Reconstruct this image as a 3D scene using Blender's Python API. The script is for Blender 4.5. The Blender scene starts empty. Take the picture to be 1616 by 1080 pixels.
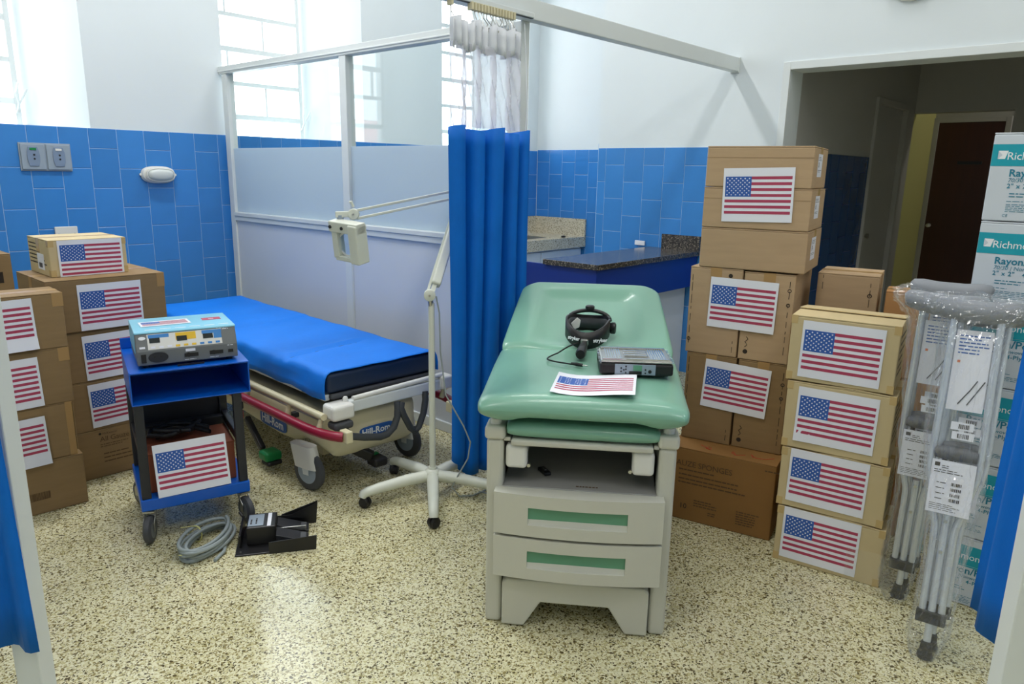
import bpy, bmesh, math, random
from mathutils import Vector, Matrix
random.seed(7)
S = bpy.context.scene
COL = S.collection
R = math.radians

# ------------------------------------------------------------------ camera, world, lights, exposure
F_PX, PITCH, ROLL, YAW, CAM_H = 1140.18, .231306, .0182849, .732955, 1.5
cd = bpy.data.cameras.new('camera'); cam = bpy.data.objects.new('camera', cd); COL.objects.link(cam)
cd.sensor_width = 36; cd.lens = F_PX * 36 / 1616; cd.clip_start = .05; cd.clip_end = 200
_d = Vector((math.cos(PITCH) * math.cos(YAW), math.cos(PITCH) * math.sin(YAW), -math.sin(PITCH)))
_r = Vector((math.sin(YAW), -math.cos(YAW), 0)); _u = _r.cross(_d)
_r2 = math.cos(ROLL) * _r + math.sin(ROLL) * _u; _u2 = -math.sin(ROLL) * _r + math.cos(ROLL) * _u
cam.matrix_world = Matrix(((_r2.x, _u2.x, -_d.x, 0), (_r2.y, _u2.y, -_d.y, 0), (_r2.z, _u2.z, -_d.z, CAM_H), (0, 0, 0, 1)))
S.camera = cam

WORLD_STRENGTH = 7.0
CEIL_WATTS = 30
wd = bpy.data.worlds.new('overcast_sky'); S.world = wd; wd.use_nodes = True
wd.node_tree.nodes['Background'].inputs[0].default_value = (.93, .97, 1, 1)
wd.node_tree.nodes['Background'].inputs[1].default_value = WORLD_STRENGTH
S.view_settings.view_transform = 'Standard'; S.view_settings.look = 'None'
S.view_settings.exposure = 0.0; S.view_settings.gamma = 1; S.view_settings.use_curve_mapping = False

CEIL_Z = 4.7
WIN_X = [(.55, 1.82), (2.77, 4.045), (4.98, 6.25)]      # window openings along the tiled window wall
WIN_Y, GLASS_Y, SPLAY, WIN_Z0, WIN_Z1 = 5.45, 6.076, .226, 1.735, 4.35
for x0, x1 in WIN_X:                                    # light portals in the window openings
    ld = bpy.data.lights.new('window_daylight_portal', 'AREA'); ld.shape = 'RECTANGLE'
    ld.size = x1 - x0 - 2 * SPLAY; ld.size_y = WIN_Z1 - WIN_Z0; ld.cycles.is_portal = True
    lo = bpy.data.objects.new('window_daylight_portal', ld); COL.objects.link(lo)
    lo.location = ((x0 + x1) / 2, GLASS_Y + .06, (WIN_Z0 + WIN_Z1) / 2); lo.rotation_euler = (R(-90), 0, 0)
LAMP_SPOTS = [(1.2, 1.2, .9), (3.4, 1.2, .5), (-1.2, 1.2, 1.), (1.2, -1.4, .8), (3.4, -1.4, .5), (-1.2, -1.4, .8), (1.4, 3.9, 2.), (3.9, 3.9, 1.2)]   # x, y, share of the power

# ------------------------------------------------------------------ materials
def lin(c): return tuple((v / 255 / 12.92) if v / 255 <= .04045 else ((v / 255 + .055) / 1.055) ** 2.4 for v in c)
MATS = {}
def mat(name, rgb, rough=.5, metal=0., var=.0, vscale=8., bump=0., bscale=60., coat=0., spec=.5, trans=0., alpha=None, stretch=None, objvar=0., emit=0.):
    if name in MATS: return MATS[name]
    m = bpy.data.materials.new(name); m.use_nodes = True; nt = m.node_tree; N = nt.nodes; L = nt.links
    b = N['Principled BSDF']; c = lin(rgb) + (1,)
    b.inputs['Base Color'].default_value = c; b.inputs['Roughness'].default_value = rough
    b.inputs['Metallic'].default_value = metal; b.inputs['Coat Weight'].default_value = coat
    b.inputs['Specular IOR Level'].default_value = spec; b.inputs['Transmission Weight'].default_value = trans
    if emit:
        b.inputs['Emission Color'].default_value = c; b.inputs['Emission Strength'].default_value = emit
    tc = N.new('ShaderNodeTexCoord'); mp = N.new('ShaderNodeMapping'); L.new(tc.outputs['Object'], mp.inputs[0])
    if stretch: mp.inputs['Scale'].default_value = stretch
    out = None
    if var:
        n = N.new('ShaderNodeTexNoise'); n.inputs['Scale'].default_value = vscale; n.inputs['Detail'].default_value = 5
        L.new(mp.outputs[0], n.inputs[0])
        mr = N.new('ShaderNodeMapRange'); mr.inputs['From Min'].default_value = .3; mr.inputs['From Max'].default_value = .7
        mr.inputs['To Min'].default_value = 1 - var; mr.inputs['To Max'].default_value = 1 + var; L.new(n.outputs[0], mr.inputs[0])
        hs = N.new('ShaderNodeHueSaturation'); hs.inputs['Color'].default_value = c; L.new(mr.outputs[0], hs.inputs['Value'])
        L.new(hs.outputs[0], b.inputs['Base Color']); out = hs
    if objvar:
        oi = N.new('ShaderNodeObjectInfo'); mr2 = N.new('ShaderNodeMapRange')
        mr2.inputs['To Min'].default_value = 1 - objvar; mr2.inputs['To Max'].default_value = 1 + objvar; L.new(oi.outputs['Random'], mr2.inputs[0])
        h2 = N.new('ShaderNodeHueSaturation'); h2.inputs['Color'].default_value = c
        if out: L.new(out.outputs[0], h2.inputs['Color'])
        L.new(mr2.outputs[0], h2.inputs['Value']); L.new(h2.outputs[0], b.inputs['Base Color'])
    if bump:
        n2 = N.new('ShaderNodeTexNoise'); n2.inputs['Scale'].default_value = bscale; n2.inputs['Detail'].default_value = 4; L.new(mp.outputs[0], n2.inputs[0])
        bm = N.new('ShaderNodeBump'); bm.inputs['Strength'].default_value = bump; bm.inputs['Distance'].default_value = .01
        L.new(n2.outputs[0], bm.inputs['Height']); L.new(bm.outputs[0], b.inputs['Normal'])
    MATS[name] = m; return m

def film_mat(name, clear, tint, rough=.15, base=.03, bump=0., bscale=40., diffuse=.0, stretch=None, gloss_tint=(255, 255, 255)):
    """thin see-through sheet: transparent mixed with fresnel gloss and a little diffuse"""
    if name in MATS: return MATS[name]
    m = bpy.data.materials.new(name); m.use_nodes = True; nt = m.node_tree; N = nt.nodes; L = nt.links
    for n in list(N):
        if n.type != 'OUTPUT_MATERIAL': N.remove(n)
    o = [n for n in N if n.type == 'OUTPUT_MATERIAL'][0]
    t = N.new('ShaderNodeBsdfTransparent'); t.inputs[0].default_value = lin(tint) + (1,)
    g = N.new('ShaderNodeBsdfGlossy'); g.inputs['Roughness'].default_value = rough; g.inputs[0].default_value = lin(gloss_tint) + (1,)
    fr = N.new('ShaderNodeLayerWeight'); fr.inputs[0].default_value = .5
    pw = N.new('ShaderNodeMath'); pw.operation = 'POWER'; pw.inputs[1].default_value = 5; L.new(fr.outputs['Facing'], pw.inputs[0])
    sc = N.new('ShaderNodeMath'); sc.operation = 'MULTIPLY_ADD'; sc.inputs[1].default_value = .9; sc.inputs[2].default_value = base; L.new(pw.outputs[0], sc.inputs[0])
    mx = N.new('ShaderNodeMixShader'); L.new(sc.outputs[0], mx.inputs[0]); L.new(t.outputs[0], mx.inputs[1]); L.new(g.outputs[0], mx.inputs[2])
    last = mx
    if diffuse:
        df = N.new('ShaderNodeBsdfDiffuse'); df.inputs[0].default_value = lin(tint) + (1,)
        tl = N.new('ShaderNodeBsdfTranslucent'); tl.inputs[0].default_value = lin(tint) + (1,)
        md = N.new('ShaderNodeMixShader'); md.inputs[0].default_value = .5; L.new(df.outputs[0], md.inputs[1]); L.new(tl.outputs[0], md.inputs[2])
        m2 = N.new('ShaderNodeMixShader'); m2.inputs[0].default_value = diffuse; L.new(mx.outputs[0], m2.inputs[1]); L.new(md.outputs[0], m2.inputs[2]); last = m2
    if bump:
        tc = N.new('ShaderNodeTexCoord'); mp = N.new('ShaderNodeMapping'); L.new(tc.outputs['Object'], mp.inputs[0])
        if stretch: mp.inputs['Scale'].default_value = stretch
        n2 = N.new('ShaderNodeTexNoise'); n2.inputs['Scale'].default_value = bscale; n2.inputs['Detail'].default_value = 3; n2.inputs['Distortion'].default_value = .8; L.new(mp.outputs[0], n2.inputs[0])
        bm = N.new('ShaderNodeBump'); bm.inputs['Strength'].default_value = bump; bm.inputs['Distance'].default_value = .02
        L.new(n2.outputs[0], bm.inputs['Height'])
        for s in (g, fr): L.new(bm.outputs[0], s.inputs['Normal'])
    L.new(last.outputs[0], o.inputs[0]); MATS[name] = m; return m

def terrazzo():
    m = bpy.data.materials.new('terrazzo'); m.use_nodes = True; nt = m.node_tree; N = nt.nodes; L = nt.links; b = N['Principled BSDF']
    tc = N.new('ShaderNodeTexCoord')
    def vor(scale, stops):
        v = N.new('ShaderNodeTexVoronoi'); v.inputs['Scale'].default_value = scale; L.new(tc.outputs['Object'], v.inputs[0])
        sp = N.new('ShaderNodeSeparateColor'); L.new(v.outputs['Color'], sp.inputs[0])
        r = N.new('ShaderNodeValToRGB'); r.color_ramp.interpolation = 'CONSTANT'
        e = r.color_ramp.elements
        e[0].position = 0; e[0].color = lin(stops[0][1]) + (1,); e[1].position = stops[1][0]; e[1].color = lin(stops[1][1]) + (1,)
        for p, c in stops[2:]:
            k = e.new(p); k.color = lin(c) + (1,)
        L.new(sp.outputs[0], r.inputs[0]); return v, sp, r
    _, sp1, r1 = vor(140, [(0, (224, 220, 184)), (.34, (212, 206, 164)), (.56, (194, 186, 138)), (.76, (146, 134, 88)), (.90, (88, 78, 48))])
    _, sp2, r2 = vor(240, [(0, (226, 222, 188)), (.42, (202, 194, 150)), (.68, (142, 130, 86)), (.88, (78, 70, 44))])
    mx = N.new('ShaderNodeMix'); mx.data_type = 'RGBA'; L.new(r1.outputs[0], mx.inputs[6]); L.new(r2.outputs[0], mx.inputs[7])
    cmp_ = N.new('ShaderNodeMath'); cmp_.operation = 'GREATER_THAN'; cmp_.inputs[1].default_value = .45; L.new(sp1.outputs[1], cmp_.inputs[0]); L.new(cmp_.outputs[0], mx.inputs[0])
    n = N.new('ShaderNodeTexNoise'); n.inputs['Scale'].default_value = 1.3; n.inputs['Detail'].default_value = 3; L.new(tc.outputs['Object'], n.inputs[0])
    mr = N.new('ShaderNodeMapRange'); mr.inputs['To Min'].default_value = .84; mr.inputs['To Max'].default_value = 1.1; L.new(n.outputs[0], mr.inputs[0])
    hs = N.new('ShaderNodeHueSaturation'); L.new(mx.outputs[2], hs.inputs['Color']); L.new(mr.outputs[0], hs.inputs['Value']); L.new(hs.outputs[0], b.inputs['Base Color'])
    rr = N.new('ShaderNodeMapRange'); rr.inputs['To Min'].default_value = .08; rr.inputs['To Max'].default_value = .2; L.new(n.outputs[0], rr.inputs[0]); L.new(rr.outputs[0], b.inputs['Roughness'])
    b.inputs['Specular IOR Level'].default_value = .5
    return m

def granite(name, a, c, d):
    m = bpy.data.materials.new(name); m.use_nodes = True; nt = m.node_tree; N = nt.nodes; L = nt.links; b = N['Principled BSDF']
    tc = N.new('ShaderNodeTexCoord'); v = N.new('ShaderNodeTexVoronoi'); v.inputs['Scale'].default_value = 140; L.new(tc.outputs['Object'], v.inputs[0])
    sp = N.new('ShaderNodeSeparateColor'); L.new(v.outputs['Color'], sp.inputs[0]); r = N.new('ShaderNodeValToRGB'); r.color_ramp.interpolation = 'CONSTANT'
    e = r.color_ramp.elements; e[0].color = lin(a) + (1,); e[1].position = .55; e[1].color = lin(c) + (1,); k = e.new(.85); k.color = lin(d) + (1,)
    L.new(sp.outputs[0], r.inputs[0]); L.new(r.outputs[0], b.inputs['Base Color']); b.inputs['Roughness'].default_value = .18
    return m

M_WALL = mat('white_wall_paint', (221, 229, 232), .55, var=.015, vscale=2)
M_CEIL = mat('ceiling_paint', (240, 240, 238), .7)
M_TILE = mat('blue_glazed_tile', (60, 132, 205), .22, var=.05, vscale=5, objvar=.06)
M_GROUT = mat('pale_grout', (158, 190, 226), .8)
M_TERR = terrazzo()
M_ALU = mat('white_powder_coated_frame', (222, 228, 228), .35)
M_LAM = mat('white_laminate', (214, 220, 228), .35)
M_GLASS = film_mat('clear_glass', 1, (249, 252, 252), .02)
M_WGLASS = film_mat('window_glass', 1, (250, 252, 252), .02)
M_FROST = film_mat('frosted_film', .2, (226, 237, 246), .4, diffuse=.85)
M_BLUEC = mat('blue_curtain_cloth', (0, 106, 204), .6, var=.06, vscale=6, bump=.1, bscale=220, spec=.25)
M_NET = film_mat('white_mesh_net', .4, (246, 246, 250), .6, diffuse=.52)
M_HEAD = mat('white_header_cloth', (224, 228, 234), .8)
M_CARD = mat('kraft_cardboard', (184, 157, 124), .75, var=.05, vscale=5, bump=.08, bscale=60, stretch=(1, 1, 8), objvar=.05, spec=.2)
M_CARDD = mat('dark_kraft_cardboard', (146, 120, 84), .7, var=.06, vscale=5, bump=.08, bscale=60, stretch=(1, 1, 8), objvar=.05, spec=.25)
M_CARDO = mat('brown_gauze_carton', (144, 106, 60), .65, var=.06, vscale=5, bump=.06, bscale=60, spec=.25)
M_CARDE = mat('orange_kraft_cardboard', (196, 144, 90), .7, var=.05, vscale=5)
M_TAN = mat('pale_tan_cardboard', (208, 189, 146), .7, var=.04, vscale=5, bump=.06, bscale=60, objvar=.03, spec=.25)
M_WBOX = mat('white_carton', (208, 216, 226), .5, var=.02, vscale=5)
M_TAPE = mat('brown_packing_tape', (172, 136, 86), .3)
M_TAPEC = mat('clear_packing_tape', (200, 172, 118), .25)
M_PAPER = mat('white_paper', (236, 238, 246), .6)
M_FRED = mat('flag_red_ink', (176, 62, 92), .6)
M_FBLUE = mat('flag_blue_ink', (44, 92, 174), .6)
M_INK = mat('dark_ink', (44, 34, 24), .6)
M_INKB = mat('faded_brown_ink', (92, 66, 36), .6)
M_REDP = mat('red_marker_ink', (190, 52, 36), .6)
M_TEAL = mat('teal_print', (16, 160, 180), .5)
M_TEALD = mat('teal_text_ink', (24, 124, 152), .5)
M_BLACK = mat('black_plastic', (22, 22, 24), .4)
M_BLACKM = mat('black_painted_metal', (34, 36, 42), .45)
M_RUB = mat('grey_rubber', (72, 74, 78), .6)
M_RUBB = mat('black_rubber', (26, 26, 28), .55)
M_STEEL = mat('brushed_steel', (190, 190, 186), .3, metal=1)
M_CHROME = mat('chrome', (220, 222, 226), .1, metal=1)
M_ALUM = mat('anodised_aluminium', (214, 220, 228), .22, metal=.55)
M_GREEN = mat('seafoam_green_vinyl', (126, 176, 154), .28, var=.03, vscale=3, bump=.05, bscale=300, coat=.15)
M_GREEND = mat('green_drawer_insert', (96, 154, 124), .35)
M_TBL = mat('warm_grey_table_enamel', (202, 202, 190), .4)
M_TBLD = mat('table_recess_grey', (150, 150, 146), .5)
M_CART = mat('blue_cart_enamel', (0, 92, 198), .3)
M_CREAM = mat('cream_plastic', (214, 206, 172), .4)
M_WHITEP = mat('white_plastic', (228, 228, 222), .4)
M_BURG = mat('burgundy_bumper', (142, 22, 52), .35)
M_NAVY = mat('navy_mattress_vinyl', (12, 36, 66), .45)
M_SHEET = mat('blue_drape_sheet', (16, 124, 232), .55, var=.05, vscale=4, bump=.12, bscale=35, spec=.3)
M_LOGOB = mat('logo_blue', (34, 92, 172), .4)
M_WINK = mat('white_ink', (240, 244, 248), .5)
M_REDPL = mat('red_plastic', (206, 46, 28), .4)
M_GRNPL = mat('green_plastic', (14, 128, 66), .4)
M_DGREY = mat('dark_grey_foam', (62, 66, 70), .7)
M_LAMPW = mat('lamp_grey_white_enamel', (214, 218, 206), .35)
M_PAD = mat('grey_foam_rubber', (136, 140, 146), .6, bump=.1, bscale=90)
M_BAG = film_mat('clear_plastic_bag', .8, (252, 253, 255), .08, base=.085, bump=.6, bscale=22, diffuse=.025, stretch=(1, 1, .4))
M_UNITT = mat('light_blue_lid', (132, 200, 224), .35)
M_UNITG = mat('unit_grey_plastic', (112, 116, 116), .4)
M_YEL = mat('yellow_print', (232, 190, 44), .5)
M_SKYP = mat('blue_panel_print', (60, 134, 204), .5)
M_LCD = mat('dark_display', (30, 40, 40), .2)
M_CABLE = mat('grey_cable', (148, 158, 158), .5)
M_SINK = granite('beige_granite', (214, 206, 184), (192, 182, 156), (140, 130, 108))
M_BLKG = granite('dark_granite', (54, 52, 50), (84, 78, 72), (128, 118, 106))
M_NVYP = mat('dark_blue_panel_paint', (12, 50, 146), .4)
M_DOORB = mat('dark_brown_door', (64, 28, 12), .4, var=.1, vscale=3, stretch=(8, 8, 1))
M_OLIVE = mat('yellow_green_wall_paint', (206, 202, 130), .6)
M_CORR = mat('grey_corridor_paint', (176, 176, 172), .6)
M_PINK = mat('pale_red_render', (236, 196, 196), .8)
M_PLATE = mat('grey_socket_plate', (150, 164, 178), .4)
M_PLATEI = mat('grey_blue_socket_insert', (124, 142, 166), .4)
M_LENS = film_mat('magnifier_lens', 1, (225, 235, 245), .02)
M_FROSTL = mat('frosted_lamp_glass', (206, 212, 210), .35)
M_LIGHT = mat('fluorescent_diffuser', (255, 255, 255), .5, emit=2.0)

# ------------------------------------------------------------------ mesh helpers
class MB:
    def __init__(s): s.v = []; s.f = []; s.m = []
    def add(s, vs, fs, mi=0):
        n = len(s.v); s.v += [tuple(v) for v in vs]; s.f += [tuple(i + n for i in f) for f in fs]; s.m += [mi] * len(fs); return s
    def box(s, x0, x1, y0, y1, z0, z1, mi=0):
        v = [(x, y, z) for z in (z0, z1) for y in (y0, y1) for x in (x0, x1)]
        return s.add(v, [(0, 2, 3, 1), (4, 5, 7, 6), (0, 1, 5, 4), (2, 6, 7, 3), (0, 4, 6, 2), (1, 3, 7, 5)], mi)
    def obox(s, c, size, rot, mi=0):
        b = MB().box(-size[0] / 2, size[0] / 2, -size[1] / 2, size[1] / 2, -size[2] / 2, size[2] / 2)
        c = Vector(c); return s.add([c + rot @ Vector(v) for v in b.v], b.f, mi)
    def bar(s, p0, p1, w, h, mi=0, up=(0, 0, 1)):
        p0 = Vector(p0); p1 = Vector(p1); d = (p1 - p0).normalized(); up = Vector(up)
        if abs(d.dot(up)) > .98: up = Vector((1, 0, 0))
        a = d.cross(up).normalized(); b = a.cross(d)
        vs = [p + a * sx * w / 2 + b * sz * h / 2 for p in (p0, p1) for sx, sz in ((-1, -1), (1, -1), (1, 1), (-1, 1))]
        return s.add(vs, [(0, 1, 2, 3), (7, 6, 5, 4), (0, 4, 5, 1), (1, 5, 6, 2), (2, 6, 7, 3), (3, 7, 4, 0)], mi)
    def quad(s, a, b, c, d, mi=0): return s.add([a, b, c, d], [(0, 1, 2, 3)], mi)
    def tube(s, pts, r, n=10, mi=0, closed=False, caps=True):
        pts = [Vector(p) for p in pts]; rs = r if isinstance(r, (list, tuple)) else [r] * len(pts); k = len(pts); rings = []; prev = None
        for i, p in enumerate(pts):
            if closed: t = pts[(i + 1) % k] - pts[i - 1]
            else: t = pts[min(i + 1, k - 1)] - pts[max(i - 1, 0)]
            t.normalize()
            if prev is None:
                a = t.cross(Vector((0, 0, 1)))
                if a.length < .05: a = t.cross(Vector((1, 0, 0)))
            else: a = prev - t * prev.dot(t)
            a.normalize(); prev = a; b = t.cross(a)
            rings.append([p + (a * math.cos(2 * math.pi * j / n) + b * math.sin(2 * math.pi * j / n)) * rs[i] for j in range(n)])
        fs = []
        for i in range(k if closed else k - 1):
            o, q = i * n, ((i + 1) % k) * n
            for j in range(n): fs.append((o + j, o + (j + 1) % n, q + (j + 1) % n, q + j))
        if caps and not closed: fs += [tuple(range(n - 1, -1, -1)), tuple((k - 1) * n + j for j in range(n))]
        return s.add([v for g in rings for v in g], fs, mi)
    def cyl(s, p0, p1, r, n=16, mi=0, r2=None): return s.tube([p0, p1], [r, r if r2 is None else r2], n, mi)
    def lathe(s, prof, c=(0, 0, 0), n=24, axis='z', mi=0):
        vs = []; c = Vector(c)
        for r, h in prof:
            for j in range(n):
                a = 2 * math.pi * j / n; x, y = r * math.cos(a), r * math.sin(a)
                vs.append(c + Vector({'z': (x, y, h), 'x': (h, x, y), 'y': (y, h, x)}[axis]))
        k = len(prof); fs = [(i * n + j, i * n + (j + 1) % n, (i + 1) * n + (j + 1) % n, (i + 1) * n + j) for i in range(k - 1) for j in range(n)]
        fs += [tuple(range(n - 1, -1, -1)), tuple((k - 1) * n + j for j in range(n))]
        return s.add(vs, fs, mi)
    def prism(s, poly, a, b, plane='xz', mi=0):
        """polygon extruded between a and b along the axis left over"""
        f = {'xz': lambda p, t: (p[0], t, p[1]), 'xy': lambda p, t: (p[0], p[1], t), 'yz': lambda p, t: (t, p[0], p[1])}[plane]
        n = len(poly); vs = [f(p, a) for p in poly] + [f(p, b) for p in poly]
        return s.add(vs, [tuple(range(n)), tuple(range(2 * n - 1, n - 1, -1))] + [(i, i + n, (i + 1) % n + n, (i + 1) % n) for i in range(n)], mi)
    def loft(s, rings, mi=0, caps=True):
        n = len(rings[0]); fs = []
        for i in range(len(rings) - 1):
            for j in range(n): fs.append((i * n + j, i * n + (j + 1) % n, (i + 1) * n + (j + 1) % n, (i + 1) * n + j))
        if caps: fs += [tuple(range(n - 1, -1, -1)), tuple((len(rings) - 1) * n + j for j in range(n))]
        return s.add([v for r in rings for v in r], fs, mi)
    def grid(s, P, mi=0):
        r, c = len(P), len(P[0])
        return s.add([v for row in P for v in row], [(i * c + j, i * c + j + 1, (i + 1) * c + j + 1, (i + 1) * c + j) for i in range(r - 1) for j in range(c - 1)], mi)
    def mesh(s, name, mats, smooth=None):
        me = bpy.data.meshes.new(name); me.from_pydata(s.v, [], s.f)
        for m in (mats if isinstance(mats, (list, tuple)) else [mats]): me.materials.append(m)
        for p, i in zip(me.polygons, s.m): p.material_index = i
        b = bmesh.new(); b.from_mesh(me); bmesh.ops.recalc_face_normals(b, faces=b.faces); b.to_mesh(me); b.free()
        if smooth is not None:
            for p in me.polygons: p.use_smooth = True
            me.set_sharp_from_angle(angle=R(smooth))
        me.update(); return me
    def build(s, name, mats, parent=None, smooth=None, bevel=0., segs=2, loc=None, rot=None, solid=0., sub=0):
        o = bpy.data.objects.new(name, s.mesh(name, mats, smooth)); COL.objects.link(o)
        if parent: o.parent = parent
        if loc: o.location = loc
        if rot: o.rotation_euler = rot
        if sub:
            m = o.modifiers.new('subdivision', 'SUBSURF'); m.levels = sub; m.render_levels = sub
        if solid:
            m = o.modifiers.new('thickness', 'SOLIDIFY'); m.thickness = solid; m.offset = 0
        if bevel:
            m = o.modifiers.new('bevel', 'BEVEL'); m.width = bevel; m.segments = segs; m.limit_method = 'ANGLE'; m.angle_limit = R(40)
            m.harden_normals = False
        return o

def tag(o, label, cat, group=None):
    o['label'] = label; o['category'] = cat
    if group: o['group'] = group
    return o
def thing(name, label, cat, loc=(0, 0, 0), rz=0., group=None, mw=None):
    o = bpy.data.objects.new(name, None); COL.objects.link(o); o.empty_display_size = .1
    o.location = loc; o.rotation_euler = (0, 0, rz)
    if mw is not None: o.matrix_world = mw
    return tag(o, label, cat, group)
def struct(o, label=None):
    o['kind'] = 'structure'
    if label: o['label'] = label
    return o
def new(data, name, parent, loc=(0, 0, 0), rot=(0, 0, 0)):
    o = bpy.data.objects.new(name, data); COL.objects.link(o); o.parent = parent; o.location = loc; o.rotation_euler = rot; return o
def copy_tree(o, parent=None):
    c = o.copy(); COL.objects.link(c); c.parent = parent
    for ch in list(o.children): copy_tree(ch, c)
    return c
def frame(org, x, z):
    """matrix with local x along x, local z near z"""
    x = Vector(x).normalized(); z = Vector(z); y = z.cross(x).normalized(); z = x.cross(y)
    return Matrix(((x.x, y.x, z.x, org[0]), (x.y, y.y, z.y, org[1]), (x.z, y.z, z.z, org[2]), (0, 0, 0, 1)))

_txt = {}
def text_mesh(body, size, m, bold=0., spacing=1., align='LEFT', shear=0.):
    k = (body, size, m.name, bold, spacing, align, shear)
    if k in _txt: return _txt[k]
    cu = bpy.data.curves.new('lettering', 'FONT'); cu.body = body; cu.size = size; cu.offset = bold; cu.space_character = spacing; cu.align_x = align
    cu.shear = shear; cu.extrude = .0002; cu.resolution_u = 2
    o = bpy.data.objects.new('lettering', cu); COL.objects.link(o)
    bpy.context.view_layer.update()
    me = bpy.data.meshes.new_from_object(o.evaluated_get(bpy.context.evaluated_depsgraph_get()))
    bpy.data.objects.remove(o); bpy.data.curves.remove(cu)
    me.materials.clear(); me.materials.append(m); me.name = 'lettering'; _txt[k] = me; return me
def letter(parent, body, size, m, loc, rot=(R(90), 0, 0), **k):
    """flat lettering on the front (-y) face of its parent"""
    return new(text_mesh(body, size, m, **k), 'lettering', parent, loc, rot)
def fine_print(parent, x, z, w, rows, m, y=-.0008, lh=.006, th=.0022, seed=0, name='fine_print', word=(.006, .02)):
    rd = random.Random(seed); b = MB()
    for r in range(rows):
        cx = x; end = x + w * rd.uniform(.6, 1)
        while cx < end:
            ww = rd.uniform(*word); b.quad((cx, y, z - r * lh), (min(cx + ww, end), y, z - r * lh), (min(cx + ww, end), y, z - r * lh + th), (cx, y, z - r * lh + th)); cx += ww + .003
    return b.build(name, m, parent)
def barcode(parent, x, z, w, h, m, y=-.0012, seed=0):
    rd = random.Random(seed); b = MB(); cx = x
    while cx < x + w:
        ww = rd.choice((.0012, .0022, .003)); b.quad((cx, y, z), (cx + ww, y, z), (cx + ww, y, z + h), (cx, y, z + h)); cx += ww + rd.choice((.0012, .002))
    return b.build('barcode', m, parent)

# ------------------------------------------------------------------ the flag sheets
def flag_mesh(w=.279, h=.216, mx=.009, mt=.034, mb=.032, deform=None, seg=8, fade=None):
    b = MB()
    def q(x0, x1, z0, z1, y, mi, n=seg):
        n = max(1, int(round(n * (x1 - x0) / w)))
        for i in range(n):
            a, c = x0 + (x1 - x0) * i / n, x0 + (x1 - x0) * (i + 1) / n
            b.quad((a, y, z0), (c, y, z0), (c, y, z1), (a, y, z1), mi)
    nz = 4
    for k in range(nz): q(-w / 2, w / 2, h * k / nz, h * (k + 1) / nz, 0, 0)
    x0, x1, z0, z1 = -w / 2 + mx, w / 2 - mx, mb, h - mt; sh = (z1 - z0) / 13; cw = (x1 - x0) * .4
    for k in range(0, 13, 2):
        zt = z1 - k * sh; q(x0 + (cw if k < 7 else 0), x1, zt - sh, zt, -.0004, 1)
    q(x0, x0 + cw, z1 - 7 * sh, z1, -.0004, 2)
    ch = 7 * sh; sr = ch * .0616 * .8
    for r in range(9):
        for c in range(6 if r % 2 == 0 else 5):
            sx = x0 + cw * ((c * 2 + (1 if r % 2 == 0 else 2)) / 12); sz = z1 - ch * (r + 1) / 10
            vs = [(sx + (sr if i % 2 == 0 else sr * .45) * math.sin(i * math.pi / 5), -.0007, sz + (sr if i % 2 == 0 else sr * .45) * math.cos(i * math.pi / 5)) for i in range(10)]
            b.add(vs, [tuple(range(10))], 0)
    if deform: b.v = [deform(*v) for v in b.v]
    return b.mesh('flag_sheet', [M_PAPER, M_FRED, M_FBLUE])
FLAG = flag_mesh()
FLAG_C = flag_mesh(deform=lambda x, y, z: (x, y - .012 * max(0, (.05 - z) / .05) ** 2, z))
def flag(label, base, yaw, x, y, z, tilt=0., lean=0., data=None, group='printed flag sheets taped to cartons'):
    """sheet placed in the frame at base turned by yaw; x is the sheet's middle, z its lower edge"""
    o = bpy.data.objects.new('flag_sheet', data or FLAG); COL.objects.link(o)
    M = Matrix.Translation(base) @ Matrix.Rotation(yaw, 4, 'Z') @ Matrix.Translation((x, y, z)) @ Matrix.Rotation(lean, 4, 'X') @ Matrix.Rotation(tilt, 4, 'Y')
    o.matrix_world = M; return tag(o, label, 'flag sheet', group)

# ------------------------------------------------------------------ room shell
XW = 4.95                                    # face of the wall with the big doorway
def tile_mesh(w, h, m=None, cache={}):
    m = m or M_TILE; k = (round(w, 4), round(h, 4), m.name)
    if k not in cache:
        c = .003; b = MB()
        b.add([(0, 0, 0), (w, 0, 0), (w, 0, h), (0, 0, h), (0, -.001, 0), (w, -.001, 0), (w, -.001, h), (0, -.001, h), (c, -.0022, c), (w - c, -.0022, c), (w - c, -.0022, h - c), (c, -.0022, h - c)],
              [(0, 1, 5, 4), (1, 2, 6, 5), (2, 3, 7, 6), (3, 0, 4, 7), (4, 5, 9, 8), (5, 6, 10, 9), (6, 7, 11, 10), (7, 4, 8, 11), (8, 9, 10, 11)])
        cache[k] = b.mesh('tile', m)
    return cache[k]
TW, TH, GAP = .178, .262, .0036
def tiles(parent, p0, yaw, length, z_top, phase=0., first=0, z_min=0., m=None):
    """staggered upright tiles on a wall face; p0 is the left end seen from the room, local -y faces the room"""
    ca, sa = math.cos(yaw), math.sin(yaw); k = 0; x = -phase
    while x < length - .004:
        a, c = max(x, 0), min(x + TW, length); z = z_top; j = 0
        while z > z_min + .01:
            h = TH / 2 if (j == 0 and (k + first) % 2 == 0) else TH
            zb = max(z - h, z_min)
            if c - a > .012: new(tile_mesh(c - a - GAP, z - zb - GAP, m), 'tile', parent, (p0[0] + ca * (a + GAP / 2), p0[1] + sa * (a + GAP / 2), zb + GAP / 2), (0, 0, yaw))
            z = zb; j += 1
        x += TW; k += 1

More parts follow.
